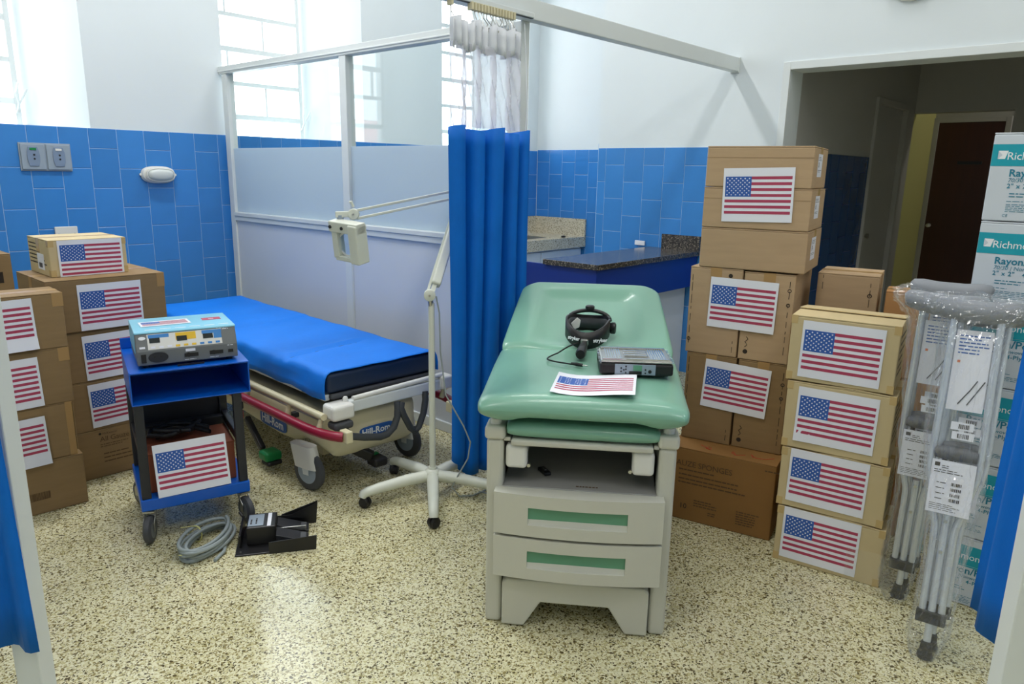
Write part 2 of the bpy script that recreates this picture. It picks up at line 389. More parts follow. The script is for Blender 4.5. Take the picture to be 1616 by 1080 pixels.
fl = MB(); fl.box(-4.2, 11, -4.2, 6.2, -.1, 0); struct(fl.build('floor', M_TERR), 'polished speckled cream terrazzo floor')
cl = MB(); cl.box(-4.2, 6.6, -4.2, 6.2, CEIL_Z, CEIL_Z + .1); struct(cl.build('ceiling', M_CEIL))
# window wall
b = MB(); b.box(-4.2, 6.6, WIN_Y, GLASS_Y + .1, 0, WIN_Z0); b.box(-4.2, 6.6, WIN_Y, GLASS_Y + .1, WIN_Z1, CEIL_Z)
edges = [(-4.2, None)] + WIN_X + [(None, 6.6)]
for i in range(len(edges) - 1):
    l = edges[i][1] if i else -4.2; r = edges[i + 1][0] if i < len(edges) - 2 else 6.6
    lb = l - (SPLAY if i else 0); rb = r + (SPLAY if i < len(edges) - 2 else 0)
    b.prism([(l, WIN_Y), (r, WIN_Y), (rb, GLASS_Y + .1), (lb, GLASS_Y + .1)], WIN_Z0, WIN_Z1, 'xy')
wall_l = struct(b.build('wall_left', [M_WALL]), 'white window wall with deep splayed openings above blue tiles')
g = MB(); g.box(-.2, 6.42, WIN_Y - .003, WIN_Y, 0, 1.733); g.build('grout', M_GROUT, wall_l)
tiles(wall_l, (.018, WIN_Y - .003), 0, 6.40, 1.735, 0, 0)
# right wall with doorway
DY0, DZ1 = 2.03, 2.185
b = MB(); b.box(XW, XW + .2, DY0, 3.55, 0, CEIL_Z); b.box(XW, XW + .2, -.55, DY0, DZ1, CEIL_Z); b.box(XW, XW + .2, -4.2, -.55, 0, CEIL_Z); b.box(XW + .2, 6.6, 3.35, 3.55, 0, CEIL_Z)
wall_r = struct(b.build('wall_right', M_WALL), 'white wall with a wide doorway beside the blue tiles')
g = MB(); g.box(XW - .003, XW, 2.09, 3.548, 0, 1.698); g.box(XW, 6.42, 3.55, 3.553, 0, 1.735); g.build('grout', M_GROUT, wall_r)
tiles(wall_r, (XW - .003, 3.548), R(-90), 3.548 - 2.09, 1.70, TW - .075, 1)
b = MB(); b.box(6.42, 6.6, 3.55, WIN_Y, 0, CEIL_Z); wall_a = struct(b.build('wall_far', M_WALL), 'bright white wall of the sink alcove')
g = MB(); g.box(6.417, 6.42, 3.553, WIN_Y - .01, 0, 1.743); g.build('grout', M_GROUT, wall_a)
tiles(wall_a, (6.417, WIN_Y - .01), R(-90), 1.88, 1.745, 0, 0)
b = MB(); b.box(-4.3, -4.2, -4.2, 6.2, 0, CEIL_Z); struct(b.build('wall_behind', M_WALL))
b = MB(); b.box(-4.2, XW + .2, -4.3, -4.2, 0, CEIL_Z); struct(b.build('wall_near', M_WALL))
# doorway trim
dt = MB(); dt.box(XW - .018, XW, DY0, DY0 + .05, 0, DZ1 + .05); dt.box(XW - .018, XW, -.6, DY0, DZ1, DZ1 + .05); struct(dt.build('trim_1', M_ALU, bevel=.003), 'white frame around the wide doorway')
b = MB(); b.box(XW - .018, XW, -.6, -.55, 0, DZ1); struct(b.build('trim_2', M_ALU, bevel=.003))
# corridor beyond
b = MB(); b.box(XW + .2, 6.83, 2.03, 2.23, 0, 2.95); b.box(6.83, 7.72, 2.03, 2.23, 2.13, 2.95); b.box(7.72, 8.0, 2.03, 2.23, 0, 2.95)
wall_c = struct(b.build('wall_corridor', M_CORR), 'grey corridor wall above blue tiles coloured darker for shade beyond the doorway')
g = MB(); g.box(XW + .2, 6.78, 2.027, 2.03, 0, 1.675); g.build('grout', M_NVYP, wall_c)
tiles(wall_c, (XW + .2, 2.027), 0, 6.78 - XW - .2, 1.677, 0, 0, m=mat('dimmed_blue_tile', (20, 66, 118), .25, var=.05, vscale=5, objvar=.06))  # same blue tile, its colour darkened to carry the corridor's dimness
b = MB(); b.box(8.0, 8.15, -1.2, 2.23, 2.12, 2.95); b.box(8.0, 8.15, -1.2, 1.22, 0, 2.12)
wall_e = struct(b.build('wall_corridor_end', M_CORR), 'shadowed end wall of the corridor')
b = MB(); b.box(8.9, 9.0, -1.2, 2.6, 0, 2.95); struct(b.build('wall_lobby', M_CORR))
b = MB(); b.box(7.99, 9.0, 2.05, 2.2, 0, 2.95); struct(b.build('wall_lobby_side', M_OLIVE), 'yellow green strip of wall beside the dark door')
b = MB(); b.box(XW + .2, 9.0, -1.3, -1.2, 0, 2.95); struct(b.build('wall_corridor_near', M_CORR))
b = MB(); b.box(XW + .2, 9.0, -1.3, 2.6, 2.95, 3.05); struct(b.build('ceiling_corridor', M_CORR))
d1 = MB(); d1.box(6.79, 6.84, 2.005, 2.08, 0, 2.17); d1.box(7.68, 7.73, 2.005, 2.08, 0, 2.17); d1.box(6.84, 7.68, 2.005, 2.08, 2.12, 2.17)
d1 = struct(d1.build('door_1', M_CORR, bevel=.004), 'grey door in the corridor side wall')
b = MB(); b.box(6.84, 7.68, 2.05, 2.09, 0, 2.12); b.build('door_leaf', M_CORR, d1); b = MB(); b.lathe([(.012, 0), (.012, -.03), (.022, -.035), (.022, -.06), (.01, -.065)], (6.92, 2.05, 1.0), 14, 'y'); b.build('door_knob', M_STEEL, d1, smooth=40)
d2 = MB(); d2.box(8.86, 8.9, 2.0, 2.05, 0, 2.13); d2.box(8.86, 8.9, 1.36, 1.41, 0, 2.13); d2.box(8.86, 8.9, 1.41, 2.0, 2.08, 2.13)
d2 = struct(d2.build('door_2', M_CORR, bevel=.004), 'dark brown wooden door at the end of the corridor')
b = MB(); b.box(8.87, 8.9, 1.41, 2.0, 0, 2.08); b.build('door_leaf', M_DOORB, d2)
b = MB(); b.lathe([(.02, 0), (.02, -.008), (.009, -.01), (.009, -.03), (.02, -.035), (.02, -.055), (.008, -.06)], (8.87, 1.96, 1.02), 14, 'x'); b.build('door_handle', M_STEEL, d2, smooth=40)
b = MB(); b.box(8.862, 8.87, 1.56, 1.78, 1.66, 1.69); b.build('door_sign', M_BLACK, d2)
cl_ = thing('corridor_lamp', 'small ceiling lamp in the lobby beyond the doorway', 'ceiling lamp', (8.55, .2, 2.9)); b = MB(); b.lathe([(.12, .05), (.12, .02), (.1, 0)], n=24); b.build('base', M_ALU, cl_, smooth=40); b = MB(); b.lathe([(.1, 0), (.085, -.03), (.04, -.05)], n=24); b.build('shade', M_FROSTL, cl_, smooth=50)
ld = bpy.data.lights.new('corridor_lamp_glow', 'POINT'); ld.energy = 14; ld.shadow_soft_size = .06; ld.color = (1, .95, .85); lo = bpy.data.objects.new('corridor_lamp_glow', ld); COL.objects.link(lo); lo.location = (8.55, .2, 2.8)
# windows
for n, (x0, x1) in enumerate(WIN_X):
    a, c = x0 + SPLAY, x1 - SPLAY; w = thing('window_%d' % (n + 1), '', '', ((a + c) / 2, GLASS_Y, WIN_Z0)); del w['category']
    w['label'] = ['tall steel window above the wall sockets', 'tall steel window above the stretcher and glass partition', 'tall steel window behind the curtain net'][n]; struct(w)
    W2 = (c - a) / 2; H = WIN_Z1 - WIN_Z0
    f = MB(); f.box(-W2, -W2 + .035, -.02, .03, 0, H); f.box(W2 - .035, W2, -.02, .03, 0, H); f.box(-W2, W2, -.02, .03, H - .035, H); f.box(-W2, W2, -.02, .03, 0, .02)
    f.build('window_frame', M_ALU, w, bevel=.003)
    z = .18; k = 0
    while z < H - .05:
        hh = .042 if k % 2 == 0 else .034
        f = MB(); f.box(-W2 + .035, W2 - .035, -.022, .028, z - hh / 2, z + hh / 2); f.build('window_bar', M_ALU, w, bevel=.003)
        zt = min(z + .27 - .018, H - .03); xb = W2 - (.353 if k % 2 == 0 else .686)
        f = MB(); f.box(xb - .008, xb + .008, -.012, .012, z + hh / 2, zt); f.build('window_bar', M_ALU, w)
        z += .27; k += 1
    f = MB(); f.box(-W2 + .03, W2 - .03, 0, .004, .02, H - .03); f.build('window_pane', M_WGLASS, w)
    f = MB(); f.tube([(W2 - .03, -.03, .1), (W2 - .02, -.07, .16), (W2 - .04, -.09, .23), (W2 - .01, -.06, .3)], .008, 8); f.tube([(W2 - .02, -.07, .16), (W2 + .03, -.09, .26)], .007, 8); f.build('window_latch', M_ALU, w, smooth=40)
nb = thing('neighbouring_building', 'pale red building seen low through the leftmost window', 'building', (1.0, 13, -2))
b = MB(); b.box(-7, 2.6, 0, 5, 0, 4.35); b.build('wall', M_PINK, nb); b = MB(); b.box(-7.1, 2.7, -.12, 5.1, 4.35, 4.5); b.build('roof_ledge', M_PINK, nb)
for k in range(4):
    b = MB(); b.box(-5.4 + k * 2, -4.5 + k * 2, -.03, .0, 2.2, 3.5); b.build('window', M_CORR, nb)

# ceiling lamps (out of the frame, as a high ward room has them)
for i, (lx, ly, lw) in enumerate(LAMP_SPOTS):
    t = thing('ceiling_light', 'long white fluorescent fitting under the high ceiling', 'ceiling light', (lx, ly, CEIL_Z - .09), 0, 'ceiling fluorescent fittings')
    b = MB(); b.box(-.65, .65, -.16, .16, 0, .09); b.build('housing', M_ALU, t, bevel=.006)
    b = MB(); b.box(-.62, .62, -.13, .13, -.012, 0); b.build('diffuser', M_LIGHT, t, bevel=.004)
    ld = bpy.data.lights.new('ceiling_light_glow', 'AREA'); ld.shape = 'RECTANGLE'; ld.size = 1.24; ld.size_y = .26; ld.energy = CEIL_WATTS * lw; ld.color = (1, .99, .975)
    lo = bpy.data.objects.new('ceiling_light_glow', ld); COL.objects.link(lo); lo.location = (lx, ly, CEIL_Z - .115)

# ------------------------------------------------------------------ glass partition, beam, curtain
PX = 2.745
pt = thing('glass_partition', 'white framed partition with clear and frosted glass beside the stretcher', 'partition', (PX, 2.446, 0))
L_ = WIN_Y - .005 - 2.446
def pbox(n, m, *a, bevel=.004, **k): b = MB(); b.box(*a); return b.build(n, m, pt, bevel=bevel, **k)
pbox('post', M_ALU, 0, .06, 0, .085, 0, 2.2)
for y in (1.44, L_ - .075): pbox('post', M_ALU, -.012, .05, y - .035, y + .035, 0, 2.165)
pbox('top_rail', M_ALU, -.015, .055, .085, L_, 2.165, 2.22)
pbox('top_rail_lip', M_ALU, -.02, -.012, .085, L_, 2.178, 2.19)
pbox('middle_rail', M_ALU, -.015, .05, .085, L_ - .11, 1.10, 1.135); pbox('middle_rail', M_ALU, -.022, .055, .085, L_ - .11, 1.135, 1.165)
pbox('bottom_rail', M_ALU, -.012, .05, .085, L_ - .11, 0, .06)
for y0, y1 in ((.085, 1.405), (1.475, L_ - .11)):
    pbox('lower_panel', M_LAM, .0, .03, y0, y1, .06, 1.10, bevel=0)
    pbox('clear_pane', M_GLASS, .016, .021, y0, y1, 1.165, 2.165, bevel=0)
    pbox('frosted_pane', M_FROST, .010, .0155, y0 + .002, y1 - .002, 1.167, 1.635, bevel=0)
pbox('panel_batten', M_ALU, -.008, .0, 1.40, 1.412, .06, 1.10, bevel=0)
bm_ = thing('ceiling_track_beam', 'long white beam running over the curtain to the white wall', 'beam', (0, 2.42, 2.2))
b = MB(); b.box(.4, XW - .002, -.025, .035, .0, .09); b.build('beam', M_ALU, bm_, bevel=.004)
b = MB(); b.box(XW - .012, XW - .002, -.03, .04, -.008, .094); b.build('end_bracket', M_ALU, bm_, bevel=.004)
b = MB(); b.box(.45, 2.74, -.058, -.03, -.002, .02); b.build('curtain_track', M_ALU, bm_, bevel=.003)
b = MB(); b.box(.45, 2.74, -.052, -.036, -.004, .0); b.build('track_slot', M_RUB, bm_)

def fold_path(x0, x1, y, folds, amp, n=8, seed=1, flare=0.):
    """plan line of a gathered cloth: uneven pleats"""
    rd = random.Random(seed); pts = []; ws = [rd.uniform(.7, 1.3) for _ in range(folds)]; tot = sum(ws); x = x0
    for k in range(folds):
        w = (x1 - x0) * ws[k] / tot; a = amp * rd.uniform(.7, 1.15)
        for i in range(n):
            t = i / n; pts.append((x + w * t + .25 * w * math.sin(2 * math.pi * t) * .5, y - a * math.cos(2 * math.pi * t)))
        x += w
    pts.append((x1, y - amp * .6)); return pts
ct = thing('bay_curtain', 'gathered blue curtain with white net top hanging beside the lamp stand', 'curtain', (-.088, 2.37, 0))
prof = [(2.25, -.03), (2.262, -.045), (2.29, -.055), (2.32, -.05), (2.345, -.035), (2.355, -.005), (2.362, .02), (2.375, -.02), (2.385, -.052), (2.41, -.062), (2.44, -.056), (2.452, -.03), (2.458, .01), (2.468, -.04), (2.478, -.07), (2.51, -.08), (2.54, -.075), (2.556, -.05), (2.565, .0), (2.575, .03), (2.6, .025), (2.612, -.02), (2.622, -.05), (2.65, -.062), (2.67, -.05), (2.678, -.01), (2.685, .015), (2.695, -.02), (2.71, -.05), (2.74, -.055), (2.755, -.03)]
def smooth_path(p, k=3):
    out = []
    for i in range(len(p) - 1):
        p0, p1, p2, p3 = p[max(i - 1, 0)], p[i], p[i + 1], p[min(i + 2, len(p) - 1)]
        for j in range(k):
            t = j / k; out.append(tuple(.5 * ((2 * p1[d]) + (-p0[d] + p2[d]) * t + (2 * p0[d] - 5 * p1[d] + 4 * p2[d] - p3[d]) * t * t + (-p0[d] + 3 * p1[d] - 3 * p2[d] + p3[d]) * t ** 3) for d in range(2)))
    return out + [p[-1]]
sp_ = smooth_path(prof)
P = []
for k in range(25):
    t = k / 24; z = 1.68 - 1.61 * t; row = []
    for i, (x, y) in enumerate(sp_):
        s_ = i / (len(sp_) - 1); am = 1.3 - .45 * t; 
        xx = 2.50 + (x - 2.50) * (1 - .0 * t) + .012 * math.sin(3 * t + 6 * s_) * t + (.02 * t if s_ < .12 else 0)
        zb = z + (.10 * max(0, .25 - s_) / .25 * t) + .012 * math.sin(14 * s_) * (1 - t)
        row.append((xx, y * am - .01 * t, zb))
    P.append(row)
b = MB(); b.grid(P); b.build('blue_cloth', M_BLUEC, ct, smooth=80, solid=.002)
P = [[(2.275 + (x - 2.25) * .85 + .012 * math.sin(k * 1.3 + i), y * .45 - .015, 1.685 + .34 * k / 10) for i, (x, y) in enumerate(sp_)] for k in range(11)]
b = MB(); b.grid(P); b.build('net_cloth', M_NET, ct, smooth=80)
hp = fold_path(2.275, 2.70, -.02, 9, .028, 8, 4)
b = MB(); b.grid([[(x, y - .004, 2.0 + .012 * math.sin(x * 55) + (.115) * k / 3) for x, y in hp] for k in range(4)]); b.build('header_band', M_HEAD, ct, smooth=80, solid=.002)
rd = random.Random(3)
for k in range(16):
    x = 2.40 + k * .019 if k else 2.30
    r = MB(); r.box(x - .006, x + .006, -.016, .014, 2.168, 2.2); r.build('track_glider', M_CREAM, ct, bevel=.002)
    h = MB(); dx = rd.uniform(-.012, .012); h.tube([(x, -.002, 2.17), (x + dx, -.012, 2.145), (x - dx, -.02, 2.12), (x + dx * 1.5, -.03, 2.10), (x + dx, -.026, 2.09)], .0022, 6); h.build('hook', M_STEEL, ct, smooth=40)
b = MB(); b.tube([(2.745, -.02, 2.16), (2.752, -.03, 1.98), (2.758, -.035, 1.8), (2.756, -.03, 1.67)], .002, 6); b.build('tie_cord', M_HEAD, ct, smooth=40)

# posts and curtains of the bay the camera stands in
def bay_post(label, loc, rz, w=.07):
    t = thing('bay_post', label, 'post', loc, rz); b = MB(); b.box(-w / 2, w / 2, -.03, .03, .012, 2.25); b.build('post_body', M_ALU, t, bevel=.004)
    b = MB(); b.box(-.06, .06, -.06, .06, 0, .012); b.build('foot_plate', M_ALU, t, bevel=.003)
    b = MB(); b.box(-.05, .05, -.045, .045, 2.25, 2.265); b.build('cap', M_ALU, t, bevel=.003); return t
bay_post('white bay post at the left edge beside a blue curtain', (.423, 2.16, 0), R(-48))
t = thing('side_curtain', 'blue curtain hanging at the left edge beside the white post', 'curtain', (.43, 2.145, 0), R(-48 + 180))
P = []
for k in range(16):
    tt = k / 15; row = []
    for i in range(30):
        s_ = i / 29; row.append((-.060 + .062 * (1 - tt) + s_ * .5 , .062 + .018 * math.sin(s_ * 26 + .5) * (.4 + .6 * tt), 2.15 - 1.92 * tt + .01 * s_))
    P.append(row)
b = MB(); b.grid(P); b.build('blue_cloth', M_BLUEC, t, smooth=80, solid=.002)
b = MB(); b.tube([(-.05, .062, 2.16), (.55, .062, 2.16)], .012, 10); b.build('curtain_rod', M_ALU, t, smooth=40)
bay_post('white bay post at the lower right corner beside a blue curtain', (1.745, .098, 0), R(25))
t = thing('side_curtain', 'blue curtain hanging at the right edge before the white cartons', 'curtain', (2.29, .25, 0), R(205))
P = []
for k in range(16):
    tt = k / 15; row = []
    for i in range(30):
        s_ = i / 29; row.append((-.01 + .10 * (1 - tt) + s_ * (.6 - .1 * (1 - tt)), .018 * math.sin(s_ * 24) * (.4 + .6 * tt), 2.15 - 1.86 * tt))
    P.append(row)
b = MB(); b.grid(P); b.build('blue_cloth', M_BLUEC, t, smooth=80, solid=.002)
b = MB(); b.tube([(.05, 0, 2.16), (.62, 0, 2.16)], .012, 10); b.build('curtain_rod', M_ALU, t, smooth=40)

# ------------------------------------------------------------------ wall fittings
t = thing('wall_sockets', 'pair of grey medical wall sockets on the blue tiles', 'socket', (1.385, WIN_Y - .009, 1.452))
b = MB(); b.box(0, .295, -.006, 0, 0, .174); b.build('back_plate', M_PLATE, t, bevel=.003)
for k, (x, cm) in enumerate(((.008, M_GRNPL), (.152, M_WHITEP))):
    b = MB(); b.box(x, x + .135, -.016, -.006, .008, .166); pl = b.build('socket_plate', M_PLATE, t, bevel=.004)
    cx = x + .0675; pts = [(cx + dx, dz) for dx, dz in ((-.026, .03), (.026, .03), (.034, .06), (.036, .09), (.034, .12), (.026, .15), (-.026, .15), (-.034, .12), (-.036, .09), (-.034, .06))]
    b = MB(); b.prism(pts, -.021, -.016); b.build('socket_insert', M_PLATEI, pl, bevel=.002)
    b = MB(); b.box(cx - .018, cx + .018, -.024, -.021, .128, .142); b.build('indicator', cm, pl, bevel=.001)
    b = MB(); [b.lathe([(.006, -.0212), (.006, -.0225)], (cx + .004, 0, z), 12, 'y') for z in (.075, .1)]; b.build('socket_holes', M_BLACK, pl)
t = thing('bulkhead_lamp', 'oval white bulkhead lamp on the blue tiles above the stretcher', 'wall lamp', (2.225, WIN_Y - .009, 1.435))
def oval(a, c, y, n=32, e=2.6): return [(a * math.copysign(abs(math.cos(2 * math.pi * j / n)) ** (2 / e), math.cos(2 * math.pi * j / n)), y, c * math.copysign(abs(math.sin(2 * math.pi * j / n)) ** (2 / e), math.sin(2 * math.pi * j / n))) for j in range(n)]
b = MB(); b.loft([oval(.118, .06, 0), oval(.118, .06, -.012), oval(.11, .054, -.03), oval(.1, .047, -.034)]); b.build('base', M_WHITEP, t, smooth=40)
b = MB(); b.loft([oval(.092, .042, -.03), oval(.092, .042, -.045), oval(.084, .037, -.07), oval(.06, .022, -.08)]); b.build('frosted_cover', M_FROSTL, t, smooth=50)
for k, y in enumerate((-.045, -.058)):
    b = MB(); b.tube(oval(.098 - k * .004, .048 - k * .004, y), .004, 8, closed=True); b.build('guard_ring', M_WHITEP, t, smooth=40)
for s_ in (-1, 1): b = MB(); b.lathe([(.01, 0), (.01, -.012), (.004, -.014)], (s_ * .118, 0, 0), 12, 'y'); b.build('mounting_ear', M_WHITEP, t, smooth=40)
t = thing('blank_wall_plate', 'white blank plate on the blue tiles behind the topmost left carton', 'wall plate', (1.53, WIN_Y - .009, 1.0)); b = MB(); b.box(0, .135, -.012, 0, 0, .095); b.build('plate', M_WHITEP, t, bevel=.004); 
for x in (.02, .115): b = MB(); b.lathe([(.004, -.012), (.004, -.0135)], (x, 0, .048), 10, 'y'); b.build('screw', M_STEEL, t)
t = thing('wall_lamp', 'round grey lamp high on the white wall above the doorway', 'wall lamp', (XW, 1.36, 2.665)); b = MB(); b.lathe([(.15, 0), (.15, -.03), (.14, -.05)], n=32, axis='x'); b.build('base', M_WHITEP, t, smooth=40); b = MB(); b.lathe([(.125, -.05), (.12, -.08), (.09, -.1), (.04, -.11)], n=32, axis='x'); b.build('shade', M_FROSTL, t, smooth=50)

# ------------------------------------------------------------------ sink and dark counter
t = thing('sink_unit', 'beige granite sink counter in the tiled alcove', 'sink', (5.0, 4.72, 0))
b = MB()
X1, Y1, SX0, SX1, SY0, SY1 = 1.408, .715, .35, 1.0, .16, .58
for a in ((0, SX0, 0, Y1), (SX1, X1, 0, Y1), (SX0, SX1, 0, SY0), (SX0, SX1, SY1, Y1)): b.box(*a, .79, .83)
b.box(0, X1, 0, .03, .72, .79); b.build('countertop', M_SINK, t)
b = MB(); b.box(SX0, SX0 + .004, SY0, SY1, .64, .826); b.box(SX1 - .004, SX1, SY0, SY1, .64, .826); b.box(SX0, SX1, SY0, SY0 + .004, .64, .826); b.box(SX0, SX1, SY1 - .004, SY1, .64, .826); b.box(SX0, SX1, SY0, SY1, .636, .64); b.build('basin', M_STEEL, t)
b = MB(); b.box(0, X1, Y1 - .022, Y1, .83, 1.015); b.build('backsplash', M_SINK, t); b = MB(); b.box(X1 - .022, X1, 0, Y1 - .022, .83, 1.015); b.build('backsplash', M_SINK, t)
b = MB(); b.box(0.02, X1 - .03, .05, Y1 - .01, .0, .72); cb = b.build('cabinet', M_LAM, t)
for k in range(2): b = MB(); b.box(.03 + k * .68, .70 + k * .68, .035, .05, .05, .70); b.build('cabinet_door', M_LAM, t, bevel=.003)
tp = thing('faucet', 'white curved faucet over the granite sink', 'faucet', (5.72, 5.41, 1.12)); b = MB(); b.tube([(0, .02, 0), (0, -.05, 0), (0, -.10, .05), (0, -.16, .06), (0, -.21, .03), (0, -.23, -.03)], .012, 10); b.build('spout', M_CHROME, tp, smooth=50); b = MB(); b.lathe([(.03, .02), (.028, .0), (.014, -.005)], n=16, axis='y'); b.build('wall_flange', M_CHROME, tp, smooth=40)
tp = thing('sink_plug', 'small dark plug on the rim of the granite sink', 'plug', (6.12, 4.80, .83)); b = MB(); b.lathe([(.022, 0), (.026, .012), (.01, .016)], n=16); b.build('plug_body', M_RUBB, tp, smooth=40); b = MB(); b.tube([(-.008, 0, .014), (-.008, 0, .026), (.008, 0, .026), (.008, 0, .014)], .002, 6); b.build('ring', M_STEEL, tp)
t = thing('dark_counter', 'dark granite counter on a blue base behind the exam table', 'counter', (3.64, 2.58, 0))
b = MB(); b.prism([(0, 0), (XW - 3.65, 0), (XW - 3.65, .44), (0, .44)], .915, .95, 'xy'); b.build('countertop', M_BLKG, t, bevel=.003)
b = MB(); b.box(XW - 3.672, XW - 3.65, 0, .32, .95, 1.058); b.build('backsplash', M_BLKG, t)
b = MB(); b.box(.02, XW - 3.652, .02, .04, .69, .915); b.build('front_apron', M_NVYP, t); b = MB(); b.box(.02, .04, .04, .95, .40, .915); b.build('end_apron', M_NVYP, t)
b = MB(); b.box(.12, XW - 3.652, .1, .42, 0, .9); b.build('base_wall', M_LAM, t)
tp = thing('paper_slip', 'small white slip on the blue tiles above the dark counter', 'paper slip', (XW - .012, 3.10, .955)); b = MB(); b.box(-.012, 0, -.045, .045, 0, .035); b.build('slip', M_PAPER, tp, bevel=.002)

# ------------------------------------------------------------------ cartons
def carton(label, base, yaw, x0, x1, z0, z1, depth, m=M_CARD, y0=0., cat='carton', group=None, tape=M_TAPE, flaps=True, front_tape=0., seam='x', name='carton', twist=0., corner_tape=False, side_tape=True):
    """closed carton; local x runs along the front, y into the room, z up from its own bottom"""
    ca, sa = math.cos(yaw), math.sin(yaw); w = x1 - x0; h = z1 - z0; cx = (x0 + x1) / 2
    t = thing(name, label, cat, (base[0] + ca * cx - sa * y0, base[1] + sa * cx + ca * y0, z0 + .0005), yaw + twist, group)
    b = MB(); b.box(-w / 2, w / 2, 0, depth, 0, h - .006); t['w'] = 0; del t['w']
    b.build('body', m, t, bevel=.004)
    if flaps:
        if seam == 'x':
            for y, e in ((.0, depth / 2 - .002), (depth / 2 + .002, depth)):
                b = MB(); b.box(-w / 2, w / 2, y, e, h - .006, h - .001); b.build('flap', m, t, bevel=.0015)
            b = MB(); b.box(-w / 2 - .0008, w / 2 + .0008, depth / 2 - .024, depth / 2 + .024, h - .0012, h - .0006)
            if side_tape:
                for s_ in (-1, 1): b.box(min(s_ * w / 2, s_ * (w / 2 + .0009)), max(s_ * w / 2, s_ * (w / 2 + .0009)), depth / 2 - .024, depth / 2 + .024, h - .065, h - .0012)
            b.build('tape', tape, t)
        else:
            for a, c in ((-w / 2, -.002), (.002, w / 2)):
                b = MB(); b.box(a, c, 0, depth, h - .006, h - .001); b.build('flap', m, t, bevel=.0015)
            b = MB(); b.box(-.024, .024, -.0008, depth, h - .0012, h - .0006); b.box(-.024, .024, -.0009, 0, h - .07, h - .0012); b.build('tape', tape, t)
    if corner_tape:
        for s_ in (-1, 1):
            for z in (.0, h - .034):
                b = MB(); a, c = sorted((s_ * (w / 2 + .0009), s_ * (w / 2 - .022))); b.box(a, c, -.0009, .03, z + .001, z + .032); b.build('tape', tape, t)
    return t, w, h
def shipping_label(t, x, z, w, h, side='front', depth=0., seed=0):
    """white printed sticker on the front, or on the right side face"""
    o = bpy.data.objects.new('sticker', None); COL.objects.link(o); o.parent = t
    if side == 'right': o.location = (x, depth, z); o.rotation_euler = (0, 0, R(90))
    else: o.location = (x, -.0005, z)
    b = MB(); b.box(0, w, -.0008, 0, 0, h); b.build('paper', M_PAPER, o)
    fine_print(o, .006, h - .014, w - .012, max(2, int(h / .03)), M_INK, seed=seed, y=-.0011); 
    b = MB(); rd = random.Random(seed)
    for i in range(5):
        for j in range(5):
            if rd.random() < .6: b.quad((w * .12 + i * .004, -.0011, h * .42 + j * .004), (w * .12 + i * .004 + .004, -.0011, h * .42 + j * .004), (w * .12 + i * .004 + .004, -.0011, h * .42 + j * .004 + .004), (w * .12 + i * .004, -.0011, h * .42 + j * .004 + .004))
    bc = b.build('print_patch', M_INK, o)
    fine_print(o, .006, h * .28, w - .012, max(2, int(h / .035)), M_INK, seed=seed + 5, y=-.0011); return o
def edge_print(t, x, z0, z1, seed=0):
    """broken vertical printed rule with round marks, as on the tall cartons"""
    rd = random.Random(seed); b = MB(); z = z0
    while z < z1 - .01:
        l = rd.uniform(.012, .04); b.quad((x - .0012, -.0008, z), (x + .0012, -.0008, z), (x + .0012, -.0008, min(z + l, z1)), (x - .0012, -.0008, min(z + l, z1))); z += l + rd.uniform(.008, .02)
    b.build('printed_rule', M_INK, t)
def ring_mark(t, x, z, r=.009, fill=False):
    b = MB(); n = 16; ri = 0 if fill else r * .6
    for j in range(n):
        a, c = 2 * math.pi * j / n, 2 * math.pi * (j + 1) / n
        b.quad((x + ri * math.cos(a), -.0009, z + ri * math.sin(a)), (x + r * math.cos(a), -.0009, z + r * math.sin(a)), (x + r * math.cos(c), -.0009, z + r * math.sin(c)), (x + ri * math.cos(c), -.0009, z + ri * math.sin(c)))
    b.build('round_mark', M_INK, t)

# left front stack (A) -----------------------------------------------------
A0, AY = (.724, 3.472), R(-3.39)
zs = [0, .237, .484, .730, .968]; lab = ['lowest carton of the left front stack, printed box marks', 'second carton from the floor in the left front stack, open flap edge', 'third carton from the floor in the left front stack', 'topmost carton of the left front stack, bright lid']
for k in range(4):
    ri = (.250, .232, .244, .246)[k]
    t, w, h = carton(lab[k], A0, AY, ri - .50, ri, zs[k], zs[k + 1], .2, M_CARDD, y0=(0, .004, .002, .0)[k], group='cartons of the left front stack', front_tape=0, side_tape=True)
    if k == 0:
        fine_print(t, -.14, .20, .075, 2, M_INKB, seed=3, lh=.016, th=.007); b = MB(); b.tube([(-.15, -.0008, .17), (-.055, -.0008, .17), (-.055, -.0008, .225), (-.15, -.0008, .225)], .0008, 4, closed=True); b.build('print_outline', M_INKB, t)
        barcode(t, -.02 + .05, .065, .075, .035, M_INKB, seed=2); fine_print(t, -.15, .10, .07, 1, M_INKB, th=.006, seed=6); fine_print(t, -.15, .065, .08, 1, M_INKB, th=.009, seed=7)
    if k == 1:
        b = MB(); b.box(w / 2 + .001, w / 2 + .005, 0.0, .2, .02, h - .01); b.build('flap', M_CARDD, t, bevel=.001); b = MB(); b.box(w / 2 - .028, w / 2 - .001, -.0012, 0, .0, h); b.build('tape', M_TAPE, t)
    if k > 1: b = MB(); b.box(w / 2 - .04, w / 2 + .0012, -.0012, .02, h - .06, h - .002); b.build('tape', M_TAPE, t)
    if k:
        flag(['', 'flag sheet on the second carton of the left front stack', 'flag sheet on the third carton of the left front stack', 'flag sheet on the topmost carton of the left front stack'][k], A0 + (0,), AY, (0, .129, .131, .138)[k] - .1395, -.003, (0, .223, .484, .735)[k], R(-1.5), data=FLAG_C if k != 2 else None)
